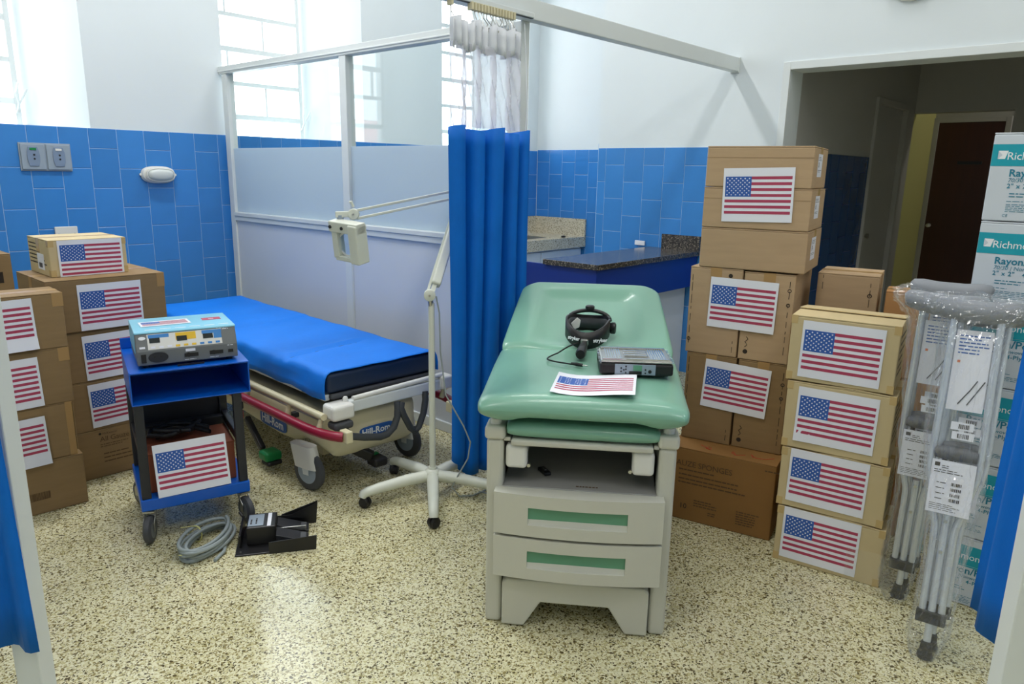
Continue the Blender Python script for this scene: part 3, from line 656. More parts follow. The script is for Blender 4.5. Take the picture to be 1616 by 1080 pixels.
# left rear stack (B) ------------------------------------------------------
B0, BY = (1.046, 3.698), R(-.9)
zs = [0, .244, .491, .738, .985]
lab = ['carton printed All Gauze on the floor behind the blue cart', 'second carton from the floor in the left rear stack, behind the cart', 'third carton from the floor in the left rear stack', 'wide carton fourth from the floor in the left rear stack']
for k in range(4):
    x0, x1 = ((-.06, .34), (-.05, .345), (-.055, .35), (-.075, .442))[k]
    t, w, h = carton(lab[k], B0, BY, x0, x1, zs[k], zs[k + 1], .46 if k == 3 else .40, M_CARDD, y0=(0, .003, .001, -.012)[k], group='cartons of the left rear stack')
    if k == 0:
        cx = (x0 + x1) / 2; ring_mark(t, .078 - cx, .222, .006, True); letter(t, 'McKesson', .016, M_INKB, (.088 - cx, -.0009, .216)); letter(t, 'All Gauze', .036, M_INKB, (.075 - cx, -.0009, .182), spacing=.95); fine_print(t, .075 - cx, .165, .16, 2, M_INKB, seed=9, lh=.011, th=.004); fine_print(t, .085 - cx, .115, .14, 3, M_INKB, seed=10, lh=.02, th=.006, word=(.012, .04))
    if k == 3: b = MB(); b.box(w / 2 - .035, w / 2 + .001, -.0012, .03, h - .07, h - .002); b.build('tape', M_TAPE, t)
flag('flag sheet on the carton behind the cart, partly hidden by it', B0 + (0,), BY, .053 + .1395, -.002, .262, R(-1.5))
flag('flag sheet on the third carton of the left rear stack', B0 + (0,), BY, .052 + .1395, -.003, .500, R(-1.2))
flag('flag sheet on the wide carton of the left rear stack', B0 + (0,), BY, .049 + .1395, -.016, .742, R(0))
t, w, h = carton('small pale carton topmost on the left rear stack, printed side', B0, BY, -.014, .319, .985, 1.157, .33, M_TAN, y0=.10, tape=M_TAPEC, corner_tape=True)
fp = bpy.data.objects.new('side_print', None); COL.objects.link(fp); fp.parent = t; fp.location = (-w / 2, .33, 0); fp.rotation_euler = (0, 0, R(-90))
fine_print(fp, .02, .14, .26, 6, M_INK, lh=.018, th=.006, seed=21); b = MB(); b.box(.14, .24, -.0012, 0, .025, .10); b.build('sticker', M_PAPER, fp); barcode(fp, .16, .035, .05, .022, M_INK, seed=8, y=-.0016)
flag('flag sheet on the small pale topmost carton at left', B0 + (0,), BY, .026 + .1345, .097, .986, 0, data=flag_mesh(h=.168, mt=.022, mb=.006))
t, w, h = carton('carton at the far left edge behind the left front stack', (1.07, 4.6), 0, -.42, 0, .62, 1.026, .40, M_CARDD); b = MB(); b.box(w / 2 - .075, w / 2 - .045, -.001, 0, .25, .31); b.build('print_patch', M_INK, t)
carton('carton on the floor under the far left carton', (1.07, 4.6), 0, -.44, .02, 0, .62, .42, M_CARDD)
# tan stack ----------------------------------------------------------------
T0, TY = (2.684, .98), R(-81)
zs = [0, .237, .482, .750, 1.0]; xs = [(.002, .388), (-.007, .372), (-.012, .36), (-.022, .345)]
lab = ['pale tan carton on the floor, lowest of the tan stack', 'second pale tan carton from the floor in the tan stack', 'third pale tan carton from the floor, bulging lid', 'topmost pale tan carton with slightly open flaps']
for k in range(4):
    t, w, h = carton(lab[k], T0, TY, *xs[k], zs[k], zs[k + 1] - (.004 if k < 3 else 0), .26, M_TAN, tape=M_TAPEC, group='pale tan cartons beside the crutches', corner_tape=True, flaps=(k < 3))
    if k == 3:
        for s_, y0_, y1_, a in ((0, 0, .128, R(1.5)), (1, .132, .26, R(-5))):
            b = MB(); b.box(-w / 2, w / 2, 0 if s_ == 0 else -.135, .135 if s_ == 0 else 0, 0, .005); o = b.build('flap', M_TAN, t, bevel=.0015, loc=(0, 0 if s_ == 0 else .26, h - .006), rot=(a, 0, 0))
    if k < 3: b = MB(); n = 12; b.grid([[(-w * .15 + w * .5 * i / n, -.001 + .02 * j, h - .001 + .003 * math.sin(math.pi * i / n) ** 2) for i in range(n + 1)] for j in range(2)]); b.build('lid_edge', M_TAN, t, solid=.003)
    fp = bpy.data.objects.new('side_print', None); COL.objects.link(fp); fp.parent = t; fp.location = (w / 2, 0, 0); fp.rotation_euler = (0, 0, R(90)); fine_print(fp, .03, h - .05, .2, 6, M_INK, lh=.028, th=.01, seed=30 + k)
for k, (x, z, nm) in enumerate(((.165, .018, 'lowest tan carton'), (.165, .262, 'second tan carton'), (.168, .512, 'third tan carton'), (.158, .766, 'topmost tan carton'))):
    flag('flag sheet on the ' + nm + ' beside the crutches', T0 + (0,), TY, x, -.003, z, R(.6), data=flag_mesh(deform=lambda x, y, z: (x, y - .01 * max(0, -x - .05) * max(0, .05 - z) / .01, z)) if k == 2 else None)
# centre stack -------------------------------------------------------------
G0, GY = (2.72, 1.44), R(-78.15)
t, w, h = carton('wide brown gauze sponges carton on the floor under the centre stack', G0, GY, -.05, .405, 0, .338, .62, M_CARDO, tape=M_TAPEC)
cx = .1775; letter(t, 'GAUZE SPONGES', .036, M_INKB, (-.04 - cx, -.0009, .255), spacing=.95)
for z, w_, s_ in ((.235, .22, 1), (.212, .26, 2), (.192, .3, 3), (.175, .3, 4)): fine_print(t, .0 - cx, z, w_, 1, M_INKB, th=.006, seed=50 + s_, word=(.008, .03))
letter(t, '10', .034, M_INK, (.012 - cx, -.0009, .055)); fine_print(t, .075 - cx, .10, .11, 3, M_INKB, lh=.012, th=.005, seed=60); fine_print(t, .14 - cx, .055, .04, 2, M_INKB, lh=.01, th=.005, seed=61); fine_print(t, .26 - cx, .095, .1, 6, M_INKB, lh=.011, th=.005, seed=62); fine_print(t, .36 - cx, .305, .09, 1, M_INKB, th=.006, seed=63)
rd = random.Random(11)
for k, (x, y) in enumerate(((.07, .05), (.19, .05), (.28, .06))):
    b = MB(); b.tube([(x - cx + .03 * math.sin(i * .9 + k) + .012 * i, y + .02 * math.cos(i * 1.7 + k), h + .0004) for i in range(7)], .0011, 5); b.build('marker_scribble', M_REDP, t)
up = {}
spec = [(0, -.042, .176, .338, .737, 'lower left tall carton of the four above the gauze carton'), (1, .184, .392, .338, .735, 'lower right tall carton of the four above the gauze carton'), (2, -.052, .170, .738, 1.118, 'upper left tall carton of the four above the gauze carton'), (3, .176, .380, .736, 1.113, 'upper right tall carton of the four above the gauze carton')]
for k, x0, x1, z0, z1, l in spec:
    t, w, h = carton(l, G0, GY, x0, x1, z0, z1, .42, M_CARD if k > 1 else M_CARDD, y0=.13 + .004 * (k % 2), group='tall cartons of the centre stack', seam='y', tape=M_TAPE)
    edge_print(t, -w / 2 + .012 if k in (0, 2) else w / 2 - .02, .04, h - .02, k + 3)
    for z in ((.06,) if k in (0, 2) else (.25, .31)): ring_mark(t, -w / 2 + .012 if k in (0, 2) else w / 2 - .02, z, .008)
    if k in (0, 2): edge_print(t, w / 2 - .02, .02, .07, 9 + k)
    if k == 2: ring_mark(t, w / 2 - .05, h - .03, .009, True); fine_print(t, w / 2 - .056, h - .05, .012, 1, M_INK, th=.006, seed=3)
    if k in (1, 3):
        ring_mark(t, -w / 2 + .03, .035, .01, True); b = MB(); b.tube([(-w / 2 + .026, -.0008, .055), (-w / 2 + .036, -.0008, .065), (-w / 2 + .026, -.0008, .078), (-w / 2 + .038, -.0008, .09), (-w / 2 + .03, -.0008, .1)], .0014, 4); b.build('printed_mark', M_INK, t)
zs = [1.119, 1.288, 1.455, 1.620]
for k in range(3):
    t, w, h = carton(['flat carton lowest of three on the centre stack, white side label', 'flat carton in the middle of three on the centre stack', 'flat carton topmost of the whole centre stack'][k], G0, GY, *((-.019, .409), (-.020, .406), (-.018, .400))[k], zs[k], zs[k + 1] - .001, .36, M_CARD, y0=.128, group='flat cartons on top of the centre stack', tape=M_TAPEC)
    shipping_label(t, w / 2 + .0005, h * .28, .11, h * .55, 'right', .10, 70 + k)
    if k: b = MB(); b.box(-w / 2, w / 2, -.0006, 0, h - .047, h - .0455); b.build('crease', M_CARDD, t)
flag('flag sheet across the two upper flat cartons of the centre stack', G0 + (0,), GY, .062 + .1395, .124, 1.318, R(-1.5))
flag('flag sheet across the upper pair of tall cartons', G0 + (0,), GY, .036 + .1395, .125, .862, R(1))
flag('flag sheet across the lower pair of tall cartons', G0 + (0,), GY, .035 + .1395, .125, .496, R(3))
t, w, h = carton('carton standing behind the tan stack, printed front edges', G0, GY, .437, .672, .738, 1.112, .26, M_CARD, y0=.32, seam='x', group='tall cartons behind the tan stack'); edge_print(t, w / 2 - .03, .1, h - .02, 4); ring_mark(t, w / 2 - .03, .29, .009); edge_print(t, -w / 2 + .022, h - .07, h - .01, 5)
carton('tall carton hidden under the carton behind the tan stack', G0, GY, .437, .672, .369, .737, .26, M_CARD, y0=.32, group='tall cartons behind the tan stack')
carton('floor carton hidden under the cartons behind the tan stack', G0, GY, .475, .70, 0, .368, .42, M_CARDO, y0=.30)
carton('orange brown carton behind the grey crutch pads', G0, GY, .700, .96, .70, 1.056, .16, M_CARDE, y0=.33)
carton('tall floor carton hidden under the orange brown carton', G0, GY, .71, .95, 0, .699, .15, M_CARDE, y0=.335)
# white cartons at right ---------------------------------------------------
W0, WY = (2.842, .368), R(-88.5)
zs = [0, .262, .541, .820, 1.098, 1.372, 1.653]
lab = ['white and teal carton on the floor, lowest of the white stack', 'second white and teal carton from the floor', 'third white and teal carton from the floor', 'fourth white and teal carton from the floor, behind the crutches', 'fifth white and teal carton, second from the top', 'topmost white and teal carton of the white stack']
for k in range(6):
    x0 = (-.10, -.104, -.102, -.10, -.107, -.108)[k]; t, w, h = carton(lab[k], W0, WY, x0, .36, zs[k] , zs[k + 1] - .002, .34, M_WBOX, group='white and teal cartons', tape=M_TAPEC)
    hi = k > 3; bx = MB(); bt = h - (.037 if hi else .03); bb = bt - (.068 if hi else .075)
    bx.quad((-w / 2 + .001, -.0007, bb), ((w / 2 if hi else -w / 2 + .176), -.0007, bb), ((w / 2 if hi else -w / 2 + .176), -.0007, bt), (-w / 2 + .001, -.0007, bt)); bx.build('teal_band', M_TEAL, t)
    if not hi: b = MB(); b.quad((-w / 2 + .001, -.0007, bb - .006), (w / 2 - .02, -.0007, bb - .006), (w / 2 - .02, -.0007, bb - .001), (-w / 2 + .001, -.0007, bb - .001)); b.build('teal_rule', M_TEAL, t)
    lx = -w / 2 + .018; zc = (bt + bb) / 2
    b = MB(); b.quad((lx, -.0010, zc - .012), (lx + .02, -.0010, zc - .012), (lx + .027, -.0010, zc + .014), (lx, -.0010, zc + .014), 0); b.add([(lx, -.0012, zc - .012), (lx + .012, -.0012, zc + .0), (lx, -.0012, zc + .014)], [(0, 1, 2)], 1); b.build('logo_mark', [M_WINK, M_WBOX], t)
    letter(t, 'Richmond', .034, M_WINK, (lx + .024, -.0011, zc - .014), spacing=.95)
    tx = -w / 2 + (.055 if hi else .045)
    letter(t, 'Rayon/Poly', .032 if hi else .036, M_TEALD, (tx, -.0009, bb - .032), bold=.0006)
    letter(t, '70/30 | Nonwoven Sponges', .018, M_TEALD, (tx, -.0009, bb - .050), shear=.15); letter(t, '2" x 2"   4-Ply', .020, M_TEALD, (tx, -.0009, bb - .069), spacing=1.1, bold=.0003)
    fine_print(t, tx + .01, bb - .088, .09, 2, M_TEALD, lh=.009, th=.003, seed=80 + k); fine_print(t, tx + .006, bb - .112, .05, 1, M_TEALD, th=.002, seed=90 + k); fine_print(t, tx + .006, bb - .122, .13, 5, M_TEALD, lh=.0055, th=.0018, seed=95 + k); letter(t, 'CE', .012, M_TEALD, (tx, -.0009, bb - .160), spacing=1.2)
    fine_print(t, tx + .16, bb - .09, .12, 8, M_TEALD, lh=.008, th=.0025, seed=120 + k)

# ------------------------------------------------------------------ exam table
et = thing('exam_table', 'green padded medical exam table with beige drawers in the centre', 'exam table', (1.753, 1.277, 0), R(-54.6))
def ebox(n, m, *a, parent=None, bevel=.006, **k): b = MB(); b.box(*a); return b.build(n, m, parent or et, bevel=bevel, **k)
for s_ in (-1, 1):
    x0, x1 = sorted((s_ * .247, s_ * .302))
    ebox('leg', M_TBL, x0, x1, 0, .075, 0, .664, bevel=.014, segs=4)
    ebox('leg_cap', M_TBL, min(x0, x1) - .006, max(x0, x1) + .006, -.007, .09, .662, .707, bevel=.012, segs=4)
    b = MB(); b.lathe([(.018, .70), (.018, .725), (.012, .73)], (s_ * .275, .03, 0), 16); b.build('cushion_foot', M_WHITEP, et, smooth=40)
    xa, xb = sorted((s_ * .275, s_ * .295)); ebox('side_panel', M_TBL, xa, xb, .07, 1.0, .06, .70, bevel=.004)
    ebox('leg', M_TBL, x0, x1, .95, 1.02, 0, .70, bevel=.014, segs=4)
ebox('back_panel', M_TBL, -.275, .275, .98, 1.0, .06, .70, bevel=.004)
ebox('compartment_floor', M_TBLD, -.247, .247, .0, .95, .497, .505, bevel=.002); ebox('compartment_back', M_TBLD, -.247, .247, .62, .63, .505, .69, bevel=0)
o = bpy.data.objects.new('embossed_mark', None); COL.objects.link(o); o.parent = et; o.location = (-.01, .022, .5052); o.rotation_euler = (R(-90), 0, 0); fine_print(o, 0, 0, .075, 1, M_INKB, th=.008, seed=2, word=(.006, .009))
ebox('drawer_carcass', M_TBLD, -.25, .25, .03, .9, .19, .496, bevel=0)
def drawer(z0, z1):
    b = MB(); n = 24; P = []
    def bow(x): return -.045 - .022 * (1 - (x / .27) ** 2)
    xs = [-.27 + .54 * i / n for i in range(n + 1)]
    # bowed front with a rectangular opening
    wx0, wx1, wz0, wz1 = -.158, .158, z0 + .040, z1 - .042
    def strip(xa, xb, za, zb):
        k = max(2, int(n * (xb - xa) / .54)); 
        b.grid([[(xa + (xb - xa) * i / k, bow(xa + (xb - xa) * i / k), z) for i in range(k + 1)] for z in (za, zb)])
    strip(-.27, wx0, z0, z1); strip(wx1, .27, z0, z1); strip(wx0, wx1, z0, wz0); strip(wx0, wx1, wz1, z1)
    k = 14
    for z, dz in ((wz0, .0), (wz1, .0)): b.grid([[(wx0 + (wx1 - wx0) * i / k, y + (bow(wx0 + (wx1 - wx0) * i / k) if y == 0 else 0), z) for i in range(k + 1)] for y in (0, -.05)])
    for x in (wx0, wx1): b.quad((x, bow(x), wz0), (x, -.05, wz0), (x, -.05, wz1), (x, bow(x), wz1))
    top = [(x, bow(x), z1) for x in xs]; b.grid([top, [(x, .02, z1 - .001) for x in xs]]); b.grid([[(x, bow(x), z0) for x in xs], [(x, .02, z0) for x in xs]])
    for x in (-.27, .27): b.quad((x, bow(x), z0), (x, .02, z0), (x, .02, z1), (x, bow(x), z1))
    o = b.build('drawer', M_TBL, et, smooth=35)
    g = MB(); g.box(wx0, wx1, -.05, -.044, wz0 , wz1); g.build('drawer_insert', M_GREEND, o)
    l = MB(); l.prism([(-.05, wz0 + .017), (-.058, wz0), (-.05, wz0)], wx0, wx1, 'yz'); l.build('drawer_lip', M_TBL, o)
drawer(.36, .502); drawer(.207, .350)
b = MB(); b.prism([(-.243, .006), (-.168, .006), (-.113, .098), (.113, .098), (.17, .006), (.243, .006), (.243, .165), (.225, .178), (-.225, .178), (-.243, .165)], -.018, .3, 'xz'); b.build('step', M_TBL, et, bevel=.006)
b = MB(); b.box(-.245, .245, .012, .03, .178, .192); b.build('shadow_gap_plate', M_BLACKM, et)
# pull-out foot pad
def cushion(rings_fn, st, n=40):
    b = MB(); b.loft([[rings_fn(t, 2 * math.pi * j / n) for j in range(n)] for t in st]); return b
def sup(a, e): return math.copysign(abs(math.cos(a)) ** (2 / e), math.cos(a)), math.copysign(abs(math.sin(a)) ** (2 / e), math.sin(a))
def ease_ends(v, v0, v1, r): 
    d = min(v - v0, v1 - v)
    return 1. if d >= r else math.sqrt(max(0., 1 - ((r - d) / r) ** 2))
def pad_ring(v, a):
    c, s_ = sup(a, 5); e = ease_ends(v, -.01, .45, .03); w = .245 * (1 - .06 * (1 - e)); return (.005 + w * c, v, .697 + .026 * e * s_)
st = [-.01 + .0002, -.006, .0, .01, .02, .1, .25, .4, .43, .445, .4498]
cushion(pad_ring, st).build('foot_pad', M_GREEN, et, smooth=60)
ebox('foot_tray', M_TBL, -.222, .228, -.012, .44, .648, .668, bevel=.006); ebox('tray_rail', M_TBL, -.247, -.225, .01, .44, .655, .668, bevel=.002); ebox('tray_rail', M_TBL, .23, .247, .01, .44, .655, .668, bevel=.002)
for s_, x in ((-1, -.205), (1, .2)):
    st_ = ebox('stirrup', M_WHITEP, x - .035, x + .035, .0, .05, .565, .645, bevel=.014, segs=4)
    ebox('stirrup_arm', M_STEEL, x + (.01 if s_ < 0 else -.03), x + (.03 if s_ < 0 else -.01), .05, .38, .585, .635, parent=st_, bevel=.003)
    b = MB(); b.lathe([(.006, 0), (.006, -.012)], (x + (.04 if s_ < 0 else -.04), .02, .575), 10, 'y'); b.build('stirrup_pin', M_STEEL, st_, smooth=40)
# seat and back upholstery
def seat_ring(v, a):
    c, s_ = sup(a, 3.2); e = ease_ends(v, -.045, .645, .055); w = (.332 + .008 * (v / .6)) * (1 - .07 * (1 - e)); u = w * c
    k = max(0, 1 - (abs(u) / (.72 * w)) ** 2)
    z = .773 + (.050 if s_ > 0 else .052) * e * s_
    if s_ > 0: z += .016 * (abs(u) / w) ** 3 * e * min(1, max(0, (v - .1) / .3)) 
    elif v < .2: z += .022 * min(1, k * 2.2) * e * abs(s_)
    return (u, v, z)
vs = [-.045 + .690 * k / 30 for k in range(31)]; vs = sorted(set([-.0448, -.043, -.040, -.035, -.028, -.018] + vs[1:-1] + [.6448, .643, .640, .634]))
cushion(seat_ring, vs, 56).build('seat_cushion', M_GREEN, et, smooth=70)
def back_ring(t, a):
    Lb = .66; c, s_ = sup(a, 3.0); e = ease_ends(t, 0, Lb, .045)
    w = .338 - .032 * (t / Lb) ** 1.3
    top = max(0, (t - (Lb - .12)) / .12); w *= (1 - .36 * top ** 2.6)
    w *= (1 - .05 * (1 - e)); u = w * c; th = .046
    k = max(0, 1 - (abs(u) / (.66 * w)) ** 6) * min(1, max(0, t / .1)) * min(1, max(0, (Lb - .1 - t) / .06))
    q = th * e * s_ - (.024 * k if s_ > 0 else 0) + (.022 * (abs(u) / w) ** 4 * e if s_ > 0 else 0)
    an = R(16); v = .600 + t * math.cos(an) - q * math.sin(an); z = .785 + t * math.sin(an) + q * math.cos(an)
    return (u, v, z)
ts = [.66 * k / 36 for k in range(37)]; ts = sorted(set([.0002, .002, .006, .012] + ts[1:-1] + [.6598, .658, .654, .648]))
cushion(back_ring, ts, 64).build('back_cushion', M_GREEN, et, smooth=70)
ebox('back_support', M_TBL, -.22, .22, .66, 1.15, .70, .735, bevel=.004)
b = MB(); b.bar((-.15, 1.1, .72), (-.15, 1.1, .86), .03, .03); b.build('back_strut', M_STEEL, et); b = MB(); b.bar((.15, 1.1, .72), (.15, 1.1, .86), .03, .03); b.build('back_strut', M_STEEL, et)
ETM = Matrix.Translation((1.753, 1.277, 0)) @ Matrix.Rotation(R(-54.6), 4, 'Z')
def on_table(x, y, z, rz=0.): return ETM @ Matrix.Translation((x, y, z)) @ Matrix.Rotation(rz, 4, 'Z')
# small key fob lying in the compartment
kf = thing('black_latch', 'small black latch lying in the table compartment', 'latch', mw=on_table(-.12, .12, .506, R(30))); b = MB(); b.box(-.012, .012, -.03, .03, 0, .012); b.build('latch_body', M_BLACK, kf, bevel=.003); b = MB(); b.box(-.004, .004, -.012, .012, .012, .015); b.build('latch_key', M_RUB, kf, bevel=.001)
# flag on the table
o = bpy.data.objects.new('flag_sheet', flag_mesh(w=.265, h=.235, mt=.045, mb=.045, deform=lambda x, y, z: (x, y - .008 * (abs(x) / .13) ** 2 - .006 * math.sin(x * 18), z))); COL.objects.link(o)
o.matrix_world = on_table(.028, -.005, .8275, R(-4)) @ Matrix.Rotation(R(-90), 4, 'X'); tag(o, 'flag sheet lying flat on the green exam table seat', 'flag sheet', 'printed flag sheets taped to cartons')
# headlight
hl = thing('surgical_headlight', 'black surgical headlight headband lying on the green cushion', 'headlight', mw=on_table(.0, .70, .845, R(-4)))
n = 40; ax, ay = .086, .098
def band(z0, z1, off, a0=0, a1=2 * math.pi, n=40, tilt=.42):
    P = []
    for z in (z0, z1):
        row = []
        for i in range(n + 1):
            a = a0 + (a1 - a0) * i / n; x = (ax + off) * math.cos(a); y = (ay + off) * math.sin(a); row.append((x, y, z + .045 + y * tilt * .4 + .012 * math.cos(2 * a)))
        P.append(row)
    b = MB(); b.grid(P); return b
band(-.034, .032, 0).build('headband', M_BLACK, hl, smooth=60, solid=.008)
band(-.02, .02, -.008).build('padding', M_DGREY, hl, smooth=60, solid=.008)
b = MB(); b.tube([(ax * math.cos(a) * 1.0, .05 + .03 * math.sin(a), .07 + .035 * math.sin(a)) for a in [math.pi * k / 14 for k in range(15)]], .008, 8); b.build('crown_strap', M_BLACK, hl, smooth=50)
b = MB(); b.lathe([(.014, 0), (.019, .004), (.019, .014), (.014, .018)], (0, .08, .108), 16); b.build('adjuster_knob', M_BLACK, hl, smooth=40)
b = MB(); b.lathe([(.02, 0), (.024, .005), (.024, .02), (.016, .024)], (.088, .035, .045), 16, 'x'); b.build('side_knob', M_BLACK, hl, smooth=40)
b = MB(); b.box(-.016, .014, -.122, -.098, .0, .026); b.build('lamp_bracket', M_STEEL, hl, bevel=.004)
b = MB(); b.tube([(0, -.115, .012), (.0, -.15, .010), (.0, -.16, .009), (.0, -.2, .007), (.0, -.27, .006), (0, -.285, .006)], [.009, .010, .016, .018, .020, .017], 16); b.build('lamp_barrel', M_BLACK, hl, smooth=40)
for x, y, rz in ((.032, -.1, 24), (-.07, -.082, -34)): letter(hl, 'stryker', .02, M_WINK, (x, y, .012 if x > 0 else .018), rot=(R(78), 0, R(rz)), bold=.0006)
b = MB(); b.prism([(-.07, .06), (-.045, .085), (-.03, .075), (-.035, .045), (-.055, .035)], .012, .016); b.build('white_tab', M_WHITEP, hl, bevel=.002)
hc = thing('headlight_cord', 'thin black cord with plug beside the headlight', 'cord', mw=on_table(0, 0, .829)); pts = smooth_path([(-.03, .60), (-.07, .56), (-.115, .48), (-.14, .41), (-.12, .375), (-.07, .35), (-.03, .335)], 5)
b = MB(); b.tube([(x, y, .004 + .02 * max(0, (y - .5) / .1)) for x, y in pts], .003, 8); b.build('cord', M_BLACK, hc, smooth=50); b = MB(); b.tube([(-.05, .345, .006), (-.03, .335, .006), (-.01, .325, .006)], [.004, .007, .006], 10); b.build('plug', M_BLACK, hc, smooth=40); b = MB(); b.cyl((-.01, .325, .006), (.008, .317, .006), .0025, 8); b.build('plug_pin', M_STEEL, hc)
# instrument case
ic = thing('instrument_case', 'black case with silver lid and grey control panel on the exam table', 'instrument case', mw=on_table(.175, .235, .828, R(3)))
b = MB(); b.box(-.125, .125, 0, .19, .004, .045); b.build('case_body', M_BLACK, ic, bevel=.008); b = MB(); b.box(-.11, .11, .012, .18, 0, .006); b.build('case_base', M_RUBB, ic, bevel=.002)
b = MB(); b.box(-.073, .064, -.003, 0, .007, .043); fp = b.build('front_panel', M_PLATE, ic, bevel=.001)
for x, z in ((-.052, .018), (-.052, .03), (-.043, .024), (-.036, .014), (-.036, .026), (-.036, .036), (.03, .014), (.03, .026)): b = MB(); b.lathe([(.0028, -.003), (.0028, -.0045)], (x, 0, z), 10, 'y'); b.build('button', M_BLACK, fp)
b = MB(); b.box(-.025, .018, -.0045, -.003, .009, .020); b.build('slot', M_BLACK, fp); b = MB(); b.box(-.012, .018, -.0045, -.003, .022, .041); b.build('display', M_GREEND, fp); b = MB(); b.lathe([(.006, -.003), (.006, -.006)], (.045, 0, .02), 12, 'y'); b.build('port', M_BLACK, fp)
b = MB(); b.box(-.12, .12, .005, .185, .045, .054); ld_ = b.build('lid', M_STEEL, ic, bevel=.003)
for k in range(26):
    x = -.1 + k * .008
    if -.045 < x < .045: continue
    b = MB(); b.box(x - .002, x + .002, .03, .165, .054, .057); b.build('lid_rib', M_CHROME, ld_)
for y in (.015, .175): b = MB(); b.box(-.115, .115, y - .006, y + .006, .054, .060); b.build('lid_rim', M_CHROME, ld_, bevel=.002)
for k in range(3): b = MB(); b.box(-.04, .045, .06 + k * .03, .075 + k * .03, .054, .060); b.build('lid_handle_bar', M_CHROME, ld_, bevel=.003)
b = MB(); b.box(-.128, .128, -.004, .193, .05, .0515); b.build('clear_wrap', M_BAG, ic)

# ------------------------------------------------------------------ blue cart with its unit
ck = thing('equipment_cart', 'blue and black equipment cart on casters before the stretcher', 'cart', (.991, 2.874, 0), R(-16.7))
def cbox(n, m, *a, parent=None, bevel=.003, **k): b = MB(); b.box(*a); return b.build(n, m, parent or ck, bevel=bevel, **k)
D_ = .44
cbox('bottom_shelf', M_CART, 0, .42, 0, D_, .14, .19, bevel=.005)
for x in (.012, .385):
    b = MB(); b.bar((x + .012, .02, .19), (x + .012 + (.003 if x < .1 else -.003), .02, .585), .03, .035); b.build('upright', M_BLACKM, ck, bevel=.003)
    b = MB(); b.bar((x + .012, D_ - .025, .19), (x + .012, D_ - .025, .585), .03, .035); b.build('upright', M_BLACKM, ck, bevel=.003)
cbox('back_panel', M_BLACKM, .03, .395, D_ - .02, D_ - .012, .19, .585, bevel=0)
cbox('cross_bar', M_BLACKM, .03, .40, D_ - .09, D_ - .05, .34, .385)
cbox('side_rail', M_BLACKM, .012, .034, .04, D_ - .04, .36, .395); cbox('side_rail', M_BLACKM, .385, .41, .04, D_ - .04, .36, .395)
# open upper tray
tx0, tx1 = .005, .448
cbox('tray_floor', M_CART, tx0, tx1, 0, D_, .585, .59, bevel=.001); cbox('tray_top', M_CART, tx0, tx1, 0, D_ + .02, .712, .718, bevel=.001)
for x in (tx0, tx1 - .005): cbox('tray_side', M_CART, x, x + .005, 0, D_, .59, .712, bevel=.001)
cbox('tray_back', M_CART, tx0, tx1, D_ - .006, D_, .59, .712, bevel=.001); cbox('tray_back_lip', M_CART, tx0, tx1, D_ + .014, D_ + .02, .718, .765, bevel=.001); cbox('top_left_lip', M_CART, tx0, tx0 + .004, .0, D_ + .02, .718, .722, bevel=.001)
def caster(parent, x, y, r, top, ang, wm=M_RUB, fm=M_STEEL, w=.03, hubm=M_UNITG, name='caster'):
    o = bpy.data.objects.new(name, None); COL.objects.link(o); o.parent = parent; o.location = (x, y, 0); o.rotation_euler = (0, 0, ang); off = r * .35
    b = MB(); n_ = 28; b.lathe([(r * .3, -w / 2), (r * .82, -w / 2), (r * .97, -w * .3), (r, 0), (r * .97, w * .3), (r * .82, w / 2), (r * .3, w / 2)], (0, off, r), n_, 'x'); b.build('tyre', wm, o, smooth=40)
    b = MB(); b.lathe([(r * .2, -w * .56), (r * .62, -w * .52), (r * .64, 0), (r * .62, w * .52), (r * .2, w * .56)], (0, off, r), n_, 'x'); b.build('wheel_hub', hubm, o, smooth=40)
    b = MB()
    for s_ in (-1, 1): b.prism([(off - r * .18, r * .85), (off + r * .18, r * .85), (off + r * .2, r * 1.5), (-r * .3, top - .006), (off - r * .45, top - .006)], s_ * w * .68 - .0015, s_ * w * .68 + .0015, 'yz')
    b.box(-w * .72, w * .72, -r * .4, r * .4, top - .012, top - .004); b.lathe([(.012, top - .006), (.012, top + .001)], n=12); b.build('fork', fm, o, bevel=.001); return o
caster(ck, .03, .03, .058, .14, R(160)); caster(ck, .395, .03, .058, .14, R(195)); caster(ck, .03, D_ - .05, .058, .14, R(20)); caster(ck, .395, D_ - .05, .058, .14, R(10))
bx = thing('brown_storage_box', 'brown box behind the flag sheet on the cart lower shelf', 'box', (.991, 2.874, .19), R(-16.7)); b = MB(); b.box(.045, .378, .06, .3, 0, .165); b.build('box_body', mat('red_brown_board', (142, 74, 48), .6, var=.05), bx, bevel=.004); b = MB(); b.box(.043, .38, .058, .302, .165, .172); b.build('box_lid', MATS['red_brown_board'], bx, bevel=.002)
hd = thing('black_cable_bundle', 'dark cables heaped behind the box on the cart shelf', 'cable', (.991, 2.874, .365), R(-16.7)); b = MB(); b.tube([(.1 + .1 * math.sin(k * .8) + .004 * k, .2 + .06 * math.cos(k * 1.1), .02 + .03 * abs(math.sin(k * .6))) for k in range(28)], .01, 8); b.build('cables', M_RUBB, hd, smooth=50)
flag('flag sheet leaning on the lower shelf of the blue cart', (.991, 2.874, 0), R(-16.7), .205, -.002, .192, R(-1.2), lean=R(-11), group='printed flag sheets taped to cartons')
eu = thing('electrosurgical_unit', 'grey electrosurgical unit with light blue lid on the blue cart', 'medical unit', (.991, 2.874, .719), R(-16.7))
x0, x1 = .043, .417; xm = (x0 + x1) / 2; y0 = .05
b = MB(); b.prism([(y0, .012), (y0, .068), (y0 + .028, .136), (y0 + .31, .136), (y0 + .31, .012)], x0, x1, 'yz'); b.build('housing', M_UNITG, eu, bevel=.004)
